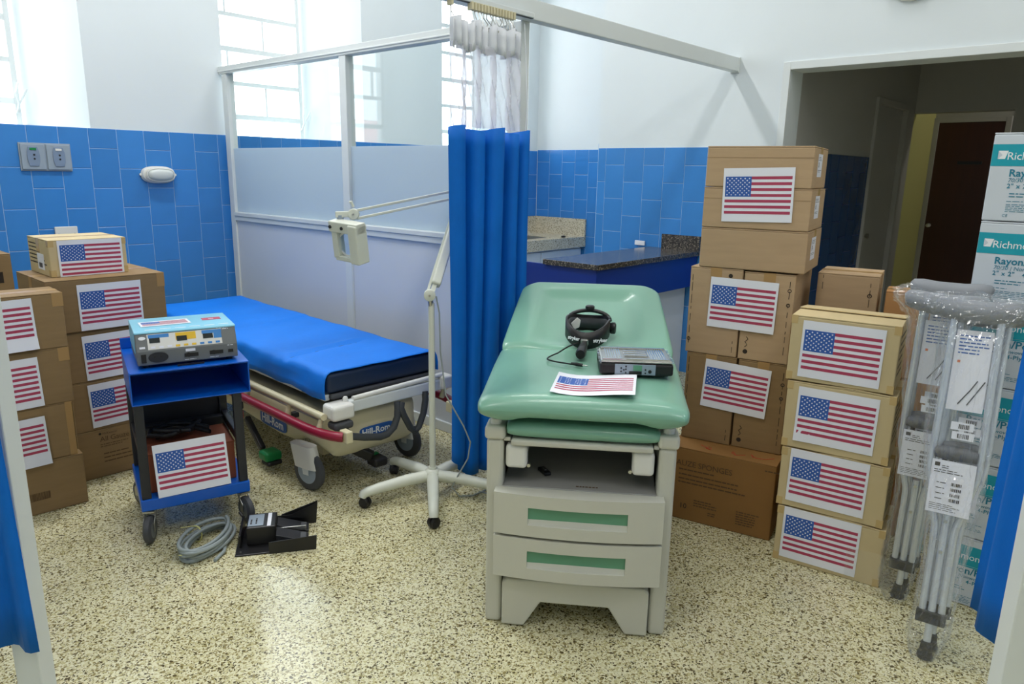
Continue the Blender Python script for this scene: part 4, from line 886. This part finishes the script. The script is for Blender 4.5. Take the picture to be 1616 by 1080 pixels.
b = MB(); b.prism([(y0 + .024, .134), (y0 + .028, .142), (y0 + .314, .142), (y0 + .314, .05), (y0 + .06, .05), (y0 + .06, .134)], x0 - .002, x1 + .002, 'yz'); b.build('lid', M_UNITT, eu, bevel=.003)
for x in (x0 + .03, x1 - .03):
    for y in (y0 + .03, y0 + .28): b = MB(); b.lathe([(.012, 0), (.014, .013)], (x, y, 0), 12); b.build('foot', M_RUBB, eu)
pn = bpy.data.objects.new('control_panel', None); COL.objects.link(pn); pn.parent = eu; pn.location = (x0, y0, .068); pn.rotation_euler = (math.atan2(.068, .028) - math.pi / 2 , 0, 0); pn.rotation_euler = (-math.atan2(.028, .068), 0, 0)
def pq(n, m, x, w, z, h, y=-.0012, par=pn): b = MB(); b.box(x, x + w, y, y + .001, z, z + h); return b.build(n, m, par)
pq('panel_overlay', M_WHITEP, .042, .275, .006, .062)
for x, cm in ((.046, M_SKYP), (.145, M_YEL), (.243, M_SKYP)): pq('panel_field', cm, x, .075, .052 if cm is not M_YEL else .036, .014 if cm is not M_YEL else .03, -.0016); pq('display', M_LCD, x + .003, .038, .032, .02, -.0026)
pq('panel_field', M_SKYP, .287, .03, .03, .022, -.0016)
for k, cm in enumerate([M_PAPER] * 3 + [M_YEL] * 3 + [M_SKYP] * 3): pq('button', cm, .052 + k * .030, .016, .010, .008, -.0026)
b = MB(); b.loft([[(.024 + .013 * math.cos(2 * math.pi * j / 20), y, .054 + .007 * math.sin(2 * math.pi * j / 20)) for j in range(20)] for y in (0, -.0014)]); b.build('oval_badge', M_WINK, pn); fine_print(pn, .30, .070, .06, 2, M_WINK, seed=4, y=-.0014, th=.003); pq('label_patch', M_PAPER, .012, .02, .012, .008)
fr = bpy.data.objects.new('front_face', None); COL.objects.link(fr); fr.parent = eu; fr.location = (x0, y0, .012)
pq('power_switch', M_BLACK, .014, .018, .012, .034, -.004, fr)
b = MB(); b.loft([[(.075 + .036 * math.cos(2 * math.pi * j / 28), y, .030 + .021 * math.sin(2 * math.pi * j / 28)) for j in range(28)] for y in (0, -.004)]); b.build('socket', M_BLACKM, fr)
for x in (.062, .085): b = MB(); b.lathe([(.004, -.004), (.004, -.0048)], (x, 0, .034), 10, 'y'); b.build('socket_hole', M_BLACK, fr)
for x in (.17, .265): pq('port', M_BLACK, x, .052, .020, .015, -.003, fr); b = MB(); b.lathe([(.009, 0), (.009, -.005)], (x + .016, 0, .028), 14, 'y'); b.build('jack', M_BLACK, fr)
pq('port', M_BLACK, .336, .02, .022, .012, -.003, fr); pq('label_patch', M_PAPER, .176, .036, .042, .011, -.0015, fr); pq('cable_tab', M_BLACK, .14, .1, -.012, .008, -.012, fr)
fine_print(fr, .17, .008, .05, 1, M_WINK, seed=5, th=.002); fine_print(fr, .265, .008, .04, 1, M_WINK, seed=6, th=.002); fine_print(fr, .335, .05, .03, 1, M_WINK, seed=7, th=.003)
tpn = bpy.data.objects.new('lid_print', None); COL.objects.link(tpn); tpn.parent = eu; tpn.location = (x0, y0, .1424)
def tq(n, m, x, w, y, h, z=.0004): b = MB(); b.box(x, x + w, y, y + h, 0, z); return b.build(n, m, tpn)
tq('red_sticker', M_FRED, .27, .075, .17, .05); tq('red_sticker_cross', M_WINK, .297, .02, .19, .008, .0007)
for k in range(6): tq('printed_line', M_WINK, .04 + k * .055, .04, .055 + .004 * (k % 2), .008)
o = bpy.data.objects.new('flag_sheet', flag_mesh(w=.19, h=.1, mt=.015, mb=.015)); COL.objects.link(o); o.matrix_world = Matrix.Translation((.991, 2.874, .8625)) @ Matrix.Rotation(R(-16.7), 4, 'Z') @ Matrix.Translation((.17, .18, 0)) @ Matrix.Rotation(R(3), 4, 'Z') @ Matrix.Rotation(R(-90), 4, 'X'); tag(o, 'small flag sheet lying on the light blue lid of the unit', 'flag sheet', 'printed flag sheets taped to cartons')

# ------------------------------------------------------------------ foot pedal and cable coil
fp_ = thing('foot_pedal', 'black metal foot pedal on the floor by the cable coil', 'foot pedal', (1.2, 2.516, 0), R(-33))
def fbox(n, m, *a, bevel=.003, **k): b = MB(); b.box(*a); return b.build(n, m, fp_, bevel=bevel, **k)
fbox('base_plate', M_BLACK, -.01, .25, .0, .25, 0, .007); fbox('housing', M_BLACK, .03, .145, .07, .2, .007, .085, bevel=.006)
fbox('back_flange', M_BLACK, .0, .01, .06, .24, .007, .06); b = MB(); b.tube([(.0, .24, .06), (-.012, .25, .075)], .006, 8); b.build('flange_horn', M_BLACK, fp_)
fbox('rating_label', M_PLATE, .035, .095, .085, .185, .085, .0856, bevel=0); fbox('white_sticker', M_PAPER, .11, .125, .075, .19, .085, .0857, bevel=0); o = bpy.data.objects.new('label_print', None); COL.objects.link(o); o.parent = fp_; o.location = (.05, .1, .0853); o.rotation_euler = (R(-90), 0, R(90)); fine_print(o, 0, 0, .06, 2, M_INK, lh=.02, th=.006, seed=3)
b = MB(); b.prism([(.14, .045), (.30, .045), (.30, .10), (.2, .06), (.14, .06)], .205, .209); b.build('side_guard', M_BLACK, fp_); b = MB(); b.prism([(.13, .007), (.30, .007), (.31, .11), (.16, .06)], .215, .219); b.build('side_guard', M_BLACK, fp_)
b = MB(); b.prism([(.12, .005), (.30, .005), (.305, .065), (.12, .055)], -.012, -.008); b.build('side_guard', M_BLACK, fp_)
for y in (.035, .125): b = MB(); b.prism([(.145, .02), (.27, .012), (.27, .02), (.145, .06)], y, y + .075); b.build('treadle', M_BLACKM, fp_, bevel=.002); fbox('treadle_grip', M_RUB, .215, .262, y + .01, y + .065, .022, .03)
fbox('steel_bar', M_STEEL, .145, .26, .115, .122, .03, .05, bevel=.001); b = MB(); b.lathe([(.004, .007), (.004, .011)], (.01, .02, 0), 10); b.build('screw', M_STEEL, fp_)
cc = thing('cable_coil', 'coiled grey cable tied up beside the foot pedal', 'cable', (1.16, 2.68, 0), R(35))
pts = []
for k in range(7 * 24):
    a = 2 * math.pi * k / 24; lp = k / 24; e = .012 * math.sin(lp * 2.1); pts.append((.145 * math.cos(a) * (1 - .04 * (lp % 3)) + .01 * math.sin(lp), (.068 + .008 * math.cos(lp * 3)) * math.sin(a) + e, .008 + .0085 * lp * .9 + .006 * math.sin(a + lp)))
b = MB(); b.tube(pts, .0072, 8); b.build('cable', M_CABLE, cc, smooth=60)
b = MB(); b.tube([(.05, -.05, .01), (-.04, -.09, .008), (-.11, -.09, .008)], .0072, 8); b.build('cable_end', M_CABLE, cc, smooth=60)
b = MB(); b.tube([(.03 + .0 * a, .066 + .024 * math.cos(a), .034 + .036 * math.sin(a)) for a in [2 * math.pi * k / 16 for k in range(16)]], .003, 6, closed=True); b.tube([(.03, .07, .07), (-.02, .1, .085)], .0015, 6); b.build('yellow_tie', M_OLIVE, cc, smooth=50)
b = MB(); b.tube([(-.13, .0, .03), (-.155, .03, .045)], .0018, 6); b.build('tie_tail', M_OLIVE, cc)

# ------------------------------------------------------------------ stretcher
sr = thing('stretcher', 'wheeled hospital stretcher with cream base and burgundy bumper', 'stretcher', (2.04, 2.875, 0), R(-2.5))
def sbox(n, m, *a, parent=None, bevel=.006, **k): b = MB(); b.box(*a); return b.build(n, m, parent or sr, bevel=bevel, **k)
MX0, MX1, MY0, MY1, MZ0, MZ1 = -.262, .372, -.17, 1.98, .495, .595
# base hood: moulded cream cover lofted along the bed, lower between the wheels
def hood_ring(y, w, zb, zt, n=36):
    out = []
    for j in range(n):
        c, q = sup(2 * math.pi * j / n, 6); out.append((.03 + w * c, y, (zb + zt) / 2 + (zt - zb) / 2 * q))
    return out
hr = [(-.125, .19, .20, .34), (-.12, .22, .165, .36), (-.10, .25, .15, .38), (-.04, .28, .19, .395), (.06, .30, .215, .40), (.17, .31, .175, .40), (.3, .31, .165, .40), (.7, .31, .19, .40), (1.3, .31, .165, .40), (1.6, .30, .20, .40), (1.78, .24, .17, .37)]
b = MB(); b.loft([hood_ring(*r) for r in hr]); b.build('base_hood', M_CREAM, sr, smooth=50)
sbox('column', M_BLACKM, -.08, .16, .3, .5, .38, .46); sbox('column', M_BLACKM, -.08, .16, 1.2, 1.4, .38, .46)
sbox('deck', M_BLACKM, MX0 + .01, MX1 - .01, -.14, 1.95, .452, .482, bevel=.004)
for x in (MX0 - .004, MX1 + .004 - .03): sbox('deck_rail', M_ALU, x, x + .03, -.15, 1.96, .462, .494)
sbox('foot_deck_edge', M_RUB, MX0 + .02, MX1 - .02, -.172, -.14, .468, .494, bevel=.01, segs=3)
b = MB(); b.box(MX0, MX1, MY0, MY1, MZ0, MZ1); mt = b.build('mattress', M_NAVY, sr, bevel=.025, segs=5); mt.data.shade_smooth()
sbox('warning_label', M_REDPL, MX0 - .0065, MX0 - .0045, -.10, .02, .468, .488, bevel=0); sbox('warning_label', M_BLACK, MX0 - .0065, MX0 - .0045, .02, .05, .468, .488, bevel=0)
# foot end
sbox('foot_bar', M_ALU, -.19, .40, -.245, -.205, .415, .472, bevel=.008, segs=3)
b = MB(); b.cyl((-.17, -.235, .478), (.36, -.235, .492), .012, 12); b.build('foot_rail', M_WHITEP, sr, smooth=40)
sbox('corner_bracket', M_WHITEP, -.295, -.178, -.27, -.17, .395, .468, bevel=.018, segs=4); sbox('corner_bracket', M_WHITEP, .34, .41, -.27, -.17, .42, .49, bevel=.014, segs=4)
b = MB(); b.lathe([(.012, .468), (.012, .485), (.008, .49)], (-.2, -.22, 0), 14); b.build('bracket_pin', M_WHITEP, sr, smooth=40)
sbox('bumper_block', M_RUB, -.29, -.19, -.275, -.20, .352, .39, bevel=.015, segs=3)
for sgn in (-1, 1):
    x = -.345 if sgn < 0 else .43; xi = x - sgn * .05
    pts = [(x, 1.75, .342), (x, .6, .344), (x, -.1, .346), (x - sgn * .006, -.17, .346), (x - sgn * .018, -.235, .345), (x - sgn * .034, -.285, .345), (xi, -.312, .344), (xi - sgn * .012, -.322, .343)]
    b = MB(); b.tube(pts, [.022] * len(pts), 12); b.build('side_bumper', M_BURG, sr, smooth=50)
    e = pts[-1]; sbox('bumper_end_cap', M_CREAM, min(e[0], e[0] - sgn * .035), max(e[0], e[0] - sgn * .035), e[1] - .03, e[1] + .03, e[2] - .028, e[2] + .028, bevel=.006)
    for y in (.1, .8, 1.5): sbox('bumper_strut', M_BLACKM, min(x, x - sgn * .08), max(x, x - sgn * .08), y - .02, y + .02, .33, .355)
    xr = x + (.03 if sgn < 0 else -.03)
    b = MB(); b.tube([(xr, -.225, .418), (xr, 1.3, .418)], .016, 12); b.build('side_rail', M_CREAM, sr, smooth=40)
    b = MB(); b.tube([(xr + .012, -.19, .388), (xr + .012, 1.25, .388)], .007, 8); b.build('side_rail_lower', M_STEEL, sr, smooth=40)
    for y in (-.205, .08, .5, .9, 1.25): b = MB(); b.tube([(xr, y, .418), (xr - .004, y + .008, .385), (xr - .008, y + .012, .355)], [.012, .011, .016], 10); b.build('rail_post', M_CREAM, sr, smooth=40)
b = MB(); b.tube([(-.235, -.25, .352), (-.2, -.262, .31), (-.14, -.27, .292), (-.05, -.272, .272), (-.01, -.272, .275), (.03, -.27, .30), (.055, -.265, .345), (.062, -.26, .385), (.068, -.25, .415)], .017, 12); b.build('push_handle', M_DGREY, sr, smooth=50)
b = MB(); b.tube([(.085, -.262, .41), (.075, -.27, .385), (.09, -.27, .345), (.13, -.27, .27), (.155, -.27, .245), (.18, -.27, .265), (.215, -.265, .33), (.235, -.255, .39), (.24, -.245, .43)], .016, 12); b.build('push_handle', M_DGREY, sr, smooth=50)
# wheels
for x, y, a in ((-.30, .0, R(192)), (.295, .02, R(188)), (-.28, 1.6, R(10)), (.31, 1.6, R(-10))):
    o = caster(sr, x, y, .098, .225, a, M_RUB, M_ALU, .036, M_PLATE, 'wheel')
    b = MB(); b.loft([[(.03 * c, .03 + .075 * q - (z - .1) * .25, z) for c, q in [sup(2 * math.pi * j / 16, 4) for j in range(16)]] for z in (.115, .17, .225)]); b.build('wheel_shroud', M_WHITEP, o, smooth=50)
# pedals
b = MB(); b.bar((-.14, -.02, .21), (.0, -.13, .115), .045, .05); b.bar((-.15, -.0, .29), (-.13, -.03, .19), .05, .06); b.build('pedal_arm', M_BLACK, sr, bevel=.008); sbox('pedal_pad', M_RUBB, -.02, .06, -.18, -.10, .07, .115, bevel=.014, segs=3); sbox('pedal_stripe', M_GRNPL, -.022, .05, -.12, -.09, .10, .122, bevel=.008)
b = MB(); b.bar((-.33, .52, .23), (-.33, .36, .10), .03, .03); b.build('pedal_arm', M_BLACK, sr, bevel=.006); sbox('pedal_pad', M_GRNPL, -.36, -.27, .27, .36, .055, .105, bevel=.016, segs=3); sbox('pedal_pad', M_RUBB, -.355, -.275, .262, .34, .035, .06, bevel=.01)
sbox('brake_pedal', M_REDPL, -.345, -.315, .58, .66, .20, .255, bevel=.012, segs=3); sbox('brake_bracket', M_BLACK, -.335, -.305, .60, .66, .25, .32, bevel=.008); sbox('drain_box', M_CREAM, -.14, .0, .1, .22, .09, .165)
# maker plates
def plate(name, txt, M_, w, h, sz):
    o = bpy.data.objects.new(name, None); COL.objects.link(o); o.parent = sr; o.matrix_local = M_
    b = MB(); n_ = 40; b.loft([[(w / 2 * c, y, h / 2 * q) for c, q in [sup(2 * math.pi * j / n_, 5) for j in range(n_)]] for y in (0, -.002)]); b.build('badge', M_LOGOB, o)
    letter(o, txt, sz, M_WINK, (-w * .44, -.0026, -sz * .33), bold=.0012)
plate('maker_plate', 'Hill-Rom', Matrix.Translation((-.2825, .325, .248)) @ Matrix.Rotation(R(-90), 4, 'Z'), .27, .07, .062)
plate('maker_plate', 'Hill-Rom', Matrix.Translation((.03, -.1275, .25)) @ Matrix.Rotation(0, 4, 'Z'), .2, .055, .046)
# the sheet over the mattress
sh = thing('bed_sheet', 'smooth blue sheet draped over the stretcher mattress', 'sheet', (2.04, 2.875, 0), R(-2.5))
cs = [(MX0 - .012, .478), (MX0 - .010, .51), (MX0 - .008, .545), (MX0 - .006, .575), (MX0 + .003, .593), (MX0 + .02, .602)] + [(MX0 + .05 + (MX1 - MX0 - .1) * k / 14, .6025) for k in range(15)] + [(MX1 - .02, .602), (MX1 - .003, .593), (MX1 + .006, .575), (MX1 + .009, .54), (MX1 + .012, .50)]
P = []; ny = 90
for k in range(ny + 1):
    y = -.172 + 2.16 * k / ny; row = []
    for i, (x, z) in enumerate(cs):
        s_ = (x - MX0) / (MX1 - MX0); top = z > .59
        wr = .0022 * math.sin(y * 9 + 3 * s_) + .0016 * math.sin(23 * y - 7 * s_) if top else 0
        cr = -.014 * math.exp(-((y - (.20 + .1 * s_)) / .014) ** 2) + .008 * math.exp(-((y - (.235 + .1 * s_)) / .02) ** 2) if s_ < .8 else 0
        cr += .004 * math.exp(-((y - .9 - .2 * s_) / .02) ** 2)
        ed = .004 * math.sin(y * 7) + .003 * math.sin(y * 31) if not top else 0
        bx_ = .006 * math.sin(y * 11 + z * 30) * (1 if s_ > .5 else -1) if not top else 0
        hem = .006 * math.sin(y * 17) if i in (0, len(cs) - 1) else 0
        row.append((x + bx_ + (abs(ed) if s_ > .5 else -abs(ed)), y + (.004 * math.sin(s_ * 20) if k == 0 else 0), z + wr + (cr if top else 0) + hem))
    P.append(row)
b = MB(); b.grid(P); b.build('sheet_cloth', M_SHEET, sh, smooth=80, solid=.003)

# ------------------------------------------------------------------ magnifier lamp
LB = Vector((2.115, 2.392, 0)); lm = thing('magnifier_lamp', 'white magnifier lamp on a five star wheeled stand', 'lamp', LB)
for k, a in enumerate((158, 229, 85, 12, 301)):
    a = R(a); c, q = math.cos(a), math.sin(a); r = .325
    b = MB(); b.tube([(c * .02, q * .02, .10), (c * .12, q * .12, .098), (c * .26, q * .26, .082), (c * (r - .015), q * (r - .015), .074), (c * (r + .006), q * (r + .006), .066), (c * (r + .012), q * (r + .012), .052)], [.028, .027, .024, .022, .021, .019], 12); b.build('star_leg', M_LAMPW, lm, smooth=50)
    o = bpy.data.objects.new('caster', None); COL.objects.link(o); o.parent = lm; o.location = (c * r, q * r, 0); o.rotation_euler = (0, 0, a + R(40))
    for s_ in (-1, 1): b = MB(); b.lathe([(.006, s_ * .002), (.024, s_ * .003), (.026, s_ * .01), (.022, s_ * .019), (.008, s_ * .021)], (0, 0, .026), 20, 'x'); b.build('wheel', M_RUBB, o, smooth=40)
    b = MB(); b.lathe([(.027, -.004), (.027, .004)], (0, 0, .029), 20, 'x'); b.cyl((0, 0, .05), (0, 0, .06), .01, 12); b.build('caster_hood', M_BLACK, o)
b = MB(); b.lathe([(.03, .07), (.04, .08), (.042, .115), (.032, .13), (.022, .135), (.02, .145)], n=24); b.build('hub', M_LAMPW, lm, smooth=40)
b = MB(); b.cyl((0, 0, .13), (0, 0, .925), .0145, 16); b.build('pole', M_LAMPW, lm, smooth=40)
J = Vector((2.102, 2.388, .962)) - LB; EL = Vector((2.405, 2.5, 1.398)) - LB; HJ = Vector((1.852, 2.612, 1.312)) - LB
def disc(name, c, r, w, nrm, m=M_LAMPW):
    b = MB(); nrm = Vector(nrm).normalized(); c = Vector(c); b.tube([c - nrm * w / 2, c - nrm * w * .4, c + nrm * w * .4, c + nrm * w / 2], [r * .85, r, r, r * .85], 24); o = b.build(name, m, lm, smooth=40); return o
vn = Vector((-.67, -.74, 0))
b = MB(); b.cyl((0, 0, .90), J, .012, 12); b.build('swivel_pin', M_STEEL, lm, smooth=40)
disc('lower_joint', J, .026, .03, vn); b = MB(); b.tube([J + vn * .016, J + vn * .02], .005, 10); b.build('joint_screw', M_STEEL, lm)
dl = (EL - J).normalized(); sd = Vector((.74, -.67, 0)) * .02
b = MB(); b.bar(J + dl * .05 + sd * .6, EL - dl * .06 + sd * .6, .042, .05, up=tuple(vn)); b.build('lower_arm_cover', M_LAMPW, lm, bevel=.008, segs=3)
b = MB(); b.bar(J - sd * .7, EL - sd * .7, .012, .012, up=tuple(vn)); b.build('lower_arm_rod', M_LAMPW, lm, bevel=.002); b = MB(); b.bar(J + sd * .3, J + dl * .06 + sd * .4, .02, .02, up=tuple(vn)); b.build('lower_arm_rod', M_LAMPW, lm)
disc('elbow_joint', EL, .028, .034, vn)
for dz in (.012, -.022): b = MB(); b.bar(EL + Vector((0, 0, dz + .006)), HJ + Vector((.02, -.02, dz + .004)), .01, .011, up=(0, 0, 1)); b.build('upper_arm_rod', M_LAMPW, lm, bevel=.002)
disc('head_joint', HJ + Vector((.012, -.011, 0)), .024, .03, vn); b = MB(); c_ = HJ + Vector((.012, -.011, 0)) + vn * .017; b.tube([c_, c_ + vn * .004], .004, 10); b.build('joint_screw', M_STEEL, lm)
b = MB(); b.tube([HJ + Vector((.012, -.012, .03)), HJ + Vector((.005, -.006, .052)), HJ + Vector((-.0, .0, .05))], .006, 8); b.build('thumb_lever', M_LAMPW, lm, smooth=40)
b = MB(); b.bar(HJ, HJ + Vector((-.045, .04, -.002)), .022, .026); b.build('neck_block', M_LAMPW, lm, bevel=.004); b = MB(); b.lathe([(.014, -.04), (.014, .0)], HJ + Vector((-.03, .027, -.005)), 14); b.build('neck_pin', M_PLATE, lm, smooth=40)
# head: flat housing with a lens window
hx = (Vector((1.885, 2.584, 1.275)) - Vector((1.781, 2.678, 1.287))); hz = Vector((1.781, 2.678, 1.287)) - Vector((1.806, 2.655, 1.132))
hx = Vector((.15, -.98, -.06)); HM = frame(Vector((1.822, 2.64, 1.128)) - LB, hx, Vector((-.20, .2, 1)))
ho = bpy.data.objects.new('lamp_head', None); COL.objects.link(ho); ho.parent = lm; ho.matrix_local = HM
def hbox(n, m, *a, bevel=.004, **k): b = MB(); b.box(*a); return b.build(n, m, ho, bevel=bevel, **k)
hbox('housing_side', M_LAMPW, -.025, .01, -.02, .02, 0, .15); hbox('housing_side', M_LAMPW, .085, .135, -.032, .035, -.012, .155, bevel=.006); hbox('housing_top', M_LAMPW, -.032, .135, -.026, .03, .115, .162, bevel=.005); hbox('housing_bottom', M_LAMPW, -.015, .1, -.02, .02, -.01, .012)
b = MB(); b.lathe([(.004, -.006), (.046, -.003), (.05, 0), (.046, .003), (.004, .006)], (.047, 0, .062), 32, 'y'); b.build('lens', M_LENS, ho, smooth=60)
b = MB(); b.tube([(.047 + .051 * math.cos(2 * math.pi * j / 32), 0, .062 + .051 * math.sin(2 * math.pi * j / 32)) for j in range(32)], .005, 8, closed=True); b.build('lens_rim', M_WHITEP, ho, smooth=50)
for x in (-.018, .05): b = MB(); b.lathe([(.007, -.026), (.007, -.031), (.004, -.032)], (x, 0, .138), 12, 'y'); b.build('switch_button', M_BLACK, ho)
lc = thing('lamp_cord', 'thin grey power cord hanging down from the magnifier lamp', 'cord', LB)
b = MB(); b.tube([J + Vector((.02, -.02, -.005)), J + Vector((.03, -.03, -.08)), (.03, -.025, .70), (.035, -.055, .50), (.075, -.13, .36), (.10, -.15, .28), (.09, -.145, .2), (.05, -.12, .12), (.03, -.10, .06), (.06, -.12, .012), (.12, -.15, .006), (.2, -.15, .006), (.26, -.17, .006), (.25, -.21, .006), (.19, -.21, .006), (.17, -.14, .006)], .0035, 8, ); b.build('cord', M_CABLE, lc, smooth=60)

# ------------------------------------------------------------------ crutches in plastic bags
def crutch(label, B, T, width, seed, tag_h=True, sc=1.):
    B = Vector(B); T = Vector(T); ax_ = (T - B); L = ax_.length; M = frame(B, Vector(width), ax_)
    # local z along the crutch, x across it
    z_ = ax_.normalized(); x_ = (Vector(width) - z_ * Vector(width).dot(z_)).normalized(); y_ = z_.cross(x_)
    M = Matrix(((x_.x, y_.x, z_.x, B.x), (x_.y, y_.y, z_.y, B.y), (x_.z, y_.z, z_.z, B.z), (0, 0, 0, 1)))
    t = thing('crutch', label, 'crutch', mw=M, group='aluminium underarm crutches')
    b = MB(); b.lathe([(.022, 0), (.024, .008), (.018, .03), (.015, .055)], n=16); b.build('rubber_tip', M_RUBB, t, smooth=40)
    b = MB(); b.cyl((0, 0, .04), (0, 0, .47), .0115, 14); b.build('centre_post', M_ALUM, t, smooth=40)
    for s_ in (-1, 1):
        pts = smooth_path([(s_ * .027, .12), (s_ * .027, .30), (s_ * .028, .42), (s_ * .036, .46), (s_ * .050, .53), (s_ * .061, .58), (s_ * .066, .64), (s_ * .064, .9), (s_ * .063, L - .05)], 4)
        b = MB(); b.tube([(x, 0, z) for x, z in pts], .011, 12); b.build('side_tube', M_ALUM, t, smooth=50)
    b = MB(); b.box(-.042, .042, -.018, .018, .115, .155); b.build('clamp_block', M_RUBB, t, bevel=.005)
    for z in (.35, .45): b = MB(); b.tube([(0, -.013, z), (0, -.017, z)], .005, 10); b.build('push_button', M_STEEL, t)
    gz = .665 if tag_h else .68
    b = MB(); b.tube([(-.058, 0, gz), (-.045, 0, gz), (-.03, 0, gz + .002), (.03, 0, gz + .002), (.045, 0, gz), (.058, 0, gz)], [.018, .02, .0225, .0225, .02, .018], 14); b.build('hand_grip', mat('dark_grey_grip', (92, 94, 98), .55), t, smooth=50)
    b = MB(); b.tube([(-.12, 0, L - .015), (-.115, 0, L - .014), (-.09, 0, L - .018), (-.04, 0, L - .026), (.04, 0, L - .026), (.09, 0, L - .018), (.115, 0, L - .014), (.12, 0, L - .015)], [.014, .026, .033, .036, .036, .033, .026, .014], 16); b.build('underarm_pad', M_PAD, t, smooth=50)
    b = MB(); b.box(-.06, .06, -.03, -.0285, gz - .19, gz - .022); hg = b.build('hang_tag', M_PAPER, t)
    o = bpy.data.objects.new('tag_print', None); COL.objects.link(o); o.parent = t; o.location = (-.06, -.0302, gz - .19)
    b = MB(); b.box(.008, .022, -.0006, 0, .148, .160); b.build('maker_mark', M_INK, o); fine_print(o, .028, .150, .03, 2, M_INK, seed=seed, lh=.006); fine_print(o, .008, .136, .10, 2, M_INK, seed=seed + 1, lh=.007)
    for k in range(4): barcode(o, .06, .092 - k * .017, .026, .010, M_INK, y=-.0008, seed=seed + k); fine_print(o, .02, .096 - k * .017, .03, 1, M_INK, seed=seed + 9 + k)
    fine_print(o, .008, .028, .1, 4, M_INK, seed=seed + 3, lh=.006, th=.0015)
    b = MB(); b.box(-.05, .05, .004, .0055, gz + .14, L - .085); b.build('insert_card', M_PAPER, t)
    o = bpy.data.objects.new('card_print', None); COL.objects.link(o); o.parent = t; o.location = (-.05, .004, gz + .14); H_ = L - .085 - gz - .14
    fine_print(o, .01, H_ - .02, .09, 6, M_LOGOB, seed=seed + 20, lh=.011, th=.004); b = MB(); b.box(.012, .02, -.0006, 0, H_ - .105, H_ - .097); b.build('orange_mark', mat('orange_ink', (222, 120, 60), .6), o)
    for k in range(2): b = MB(); b.tube([(.03 + .025 * k, -.001, .02), (.06 + .02 * k, -.001, .07), (.075 + .02 * k, -.001, .10)], .0018, 5); b.build('crutch_drawing', M_RUB, o)
    for k in range(2): b = MB(); b.box(-.02 - .006 * k, .04 - .004 * k, -.026, -.0255, gz + .05 + .03 * k, gz + .075 + .03 * k); lb_ = b.build('barcode_sticker', M_PAPER, t); o = bpy.data.objects.new('sticker_print', None); COL.objects.link(o); o.parent = t; o.location = (0, -.0262, gz + .05 + .03 * k); barcode(o, -.005, .005, .03, .014, M_INK, y=-.0004, seed=seed + 40 + k)
    return t, M, L
def bag(label, M, L, seed, ext=.0):
    t = thing('plastic_bag', label, 'plastic bag', mw=M, group='clear plastic bags over the crutches'); rd = random.Random(seed); rings = []; n_ = 60; st = [(-.0, .030), (.03, .045), (.1, .058), (.2, .055), (.35, .058), (.5, .070), (.6, .084), (.8, .088), (1.0, .086), (L - .06, .10), (L - .02, .132), (L + .012, .138), (L + .03, .10)]
    ph = [rd.uniform(0, 6) for _ in range(8)]
    fine = []
    for i in range(len(st) - 1):
        for k in range(6): q = k / 6; fine.append((st[i][0] + (st[i + 1][0] - st[i][0]) * q, st[i][1] + (st[i + 1][1] - st[i][1]) * q))
    fine.append(st[-1])
    for z, w in fine:
        r = []
        for j in range(n_):
            a = 2 * math.pi * j / n_; c, q = sup(a, 2.6); cr = 1 + .07 * math.sin(9 * a + ph[0] + 5 * z) + .05 * math.sin(17 * a + ph[1] - 14 * z) + .03 * math.sin(40 * z + ph[2])
            r.append((w * c * cr + .012 * math.sin(6 * z + ph[3]), (.042 + ext) * q * cr * (1 if z > .05 else .8), max(z + rd.uniform(-.004, .004), .003)))
            r[-1] = (r[-1][0] + rd.uniform(-.0035, .0035), r[-1][1] + rd.uniform(-.004, .004), r[-1][2])
        rings.append(r)
    b = MB(); b.loft(rings, caps=False); b.build('film', M_BAG, t)
    b = MB(); b.grid([[((.03 + .05 * i) * (1 if seed % 2 else -1), -.05 - .006 * math.sin(i * 2 + j), .02 + .05 * j) for i in range(4)] for j in range(4)]); b.build('film_tail', M_BAG, t, smooth=80)
    return t
t1, M1, L1 = crutch('front crutch leaning at right, white hang tag under its grey grip', (2.415, .363, 0), (2.66, .410, 1.12), (.10, -1, .0), 200)
t2, M2, L2 = crutch('crutch directly behind the front right crutch', (2.475, .362, 0), (2.725, .398, 1.10), (.10, -1, .0), 300)
bag('crinkled clear plastic bag around the front right crutches', M1, L1, 5, .03)
t3, M3, L3 = crutch('left crutch of the rear pair beside the tan cartons', (2.735, .528, 0), (2.70, .512, 1.125), (.12, -1, .0), 400, False)
t4, M4, L4 = crutch('crutch behind the left one, its grey pad slightly higher', (2.79, .525, 0), (2.775, .518, 1.155), (.12, -1, .0), 500, False)
bag('crinkled clear plastic bag around the left rear crutches', M3, L3, 8, .03)
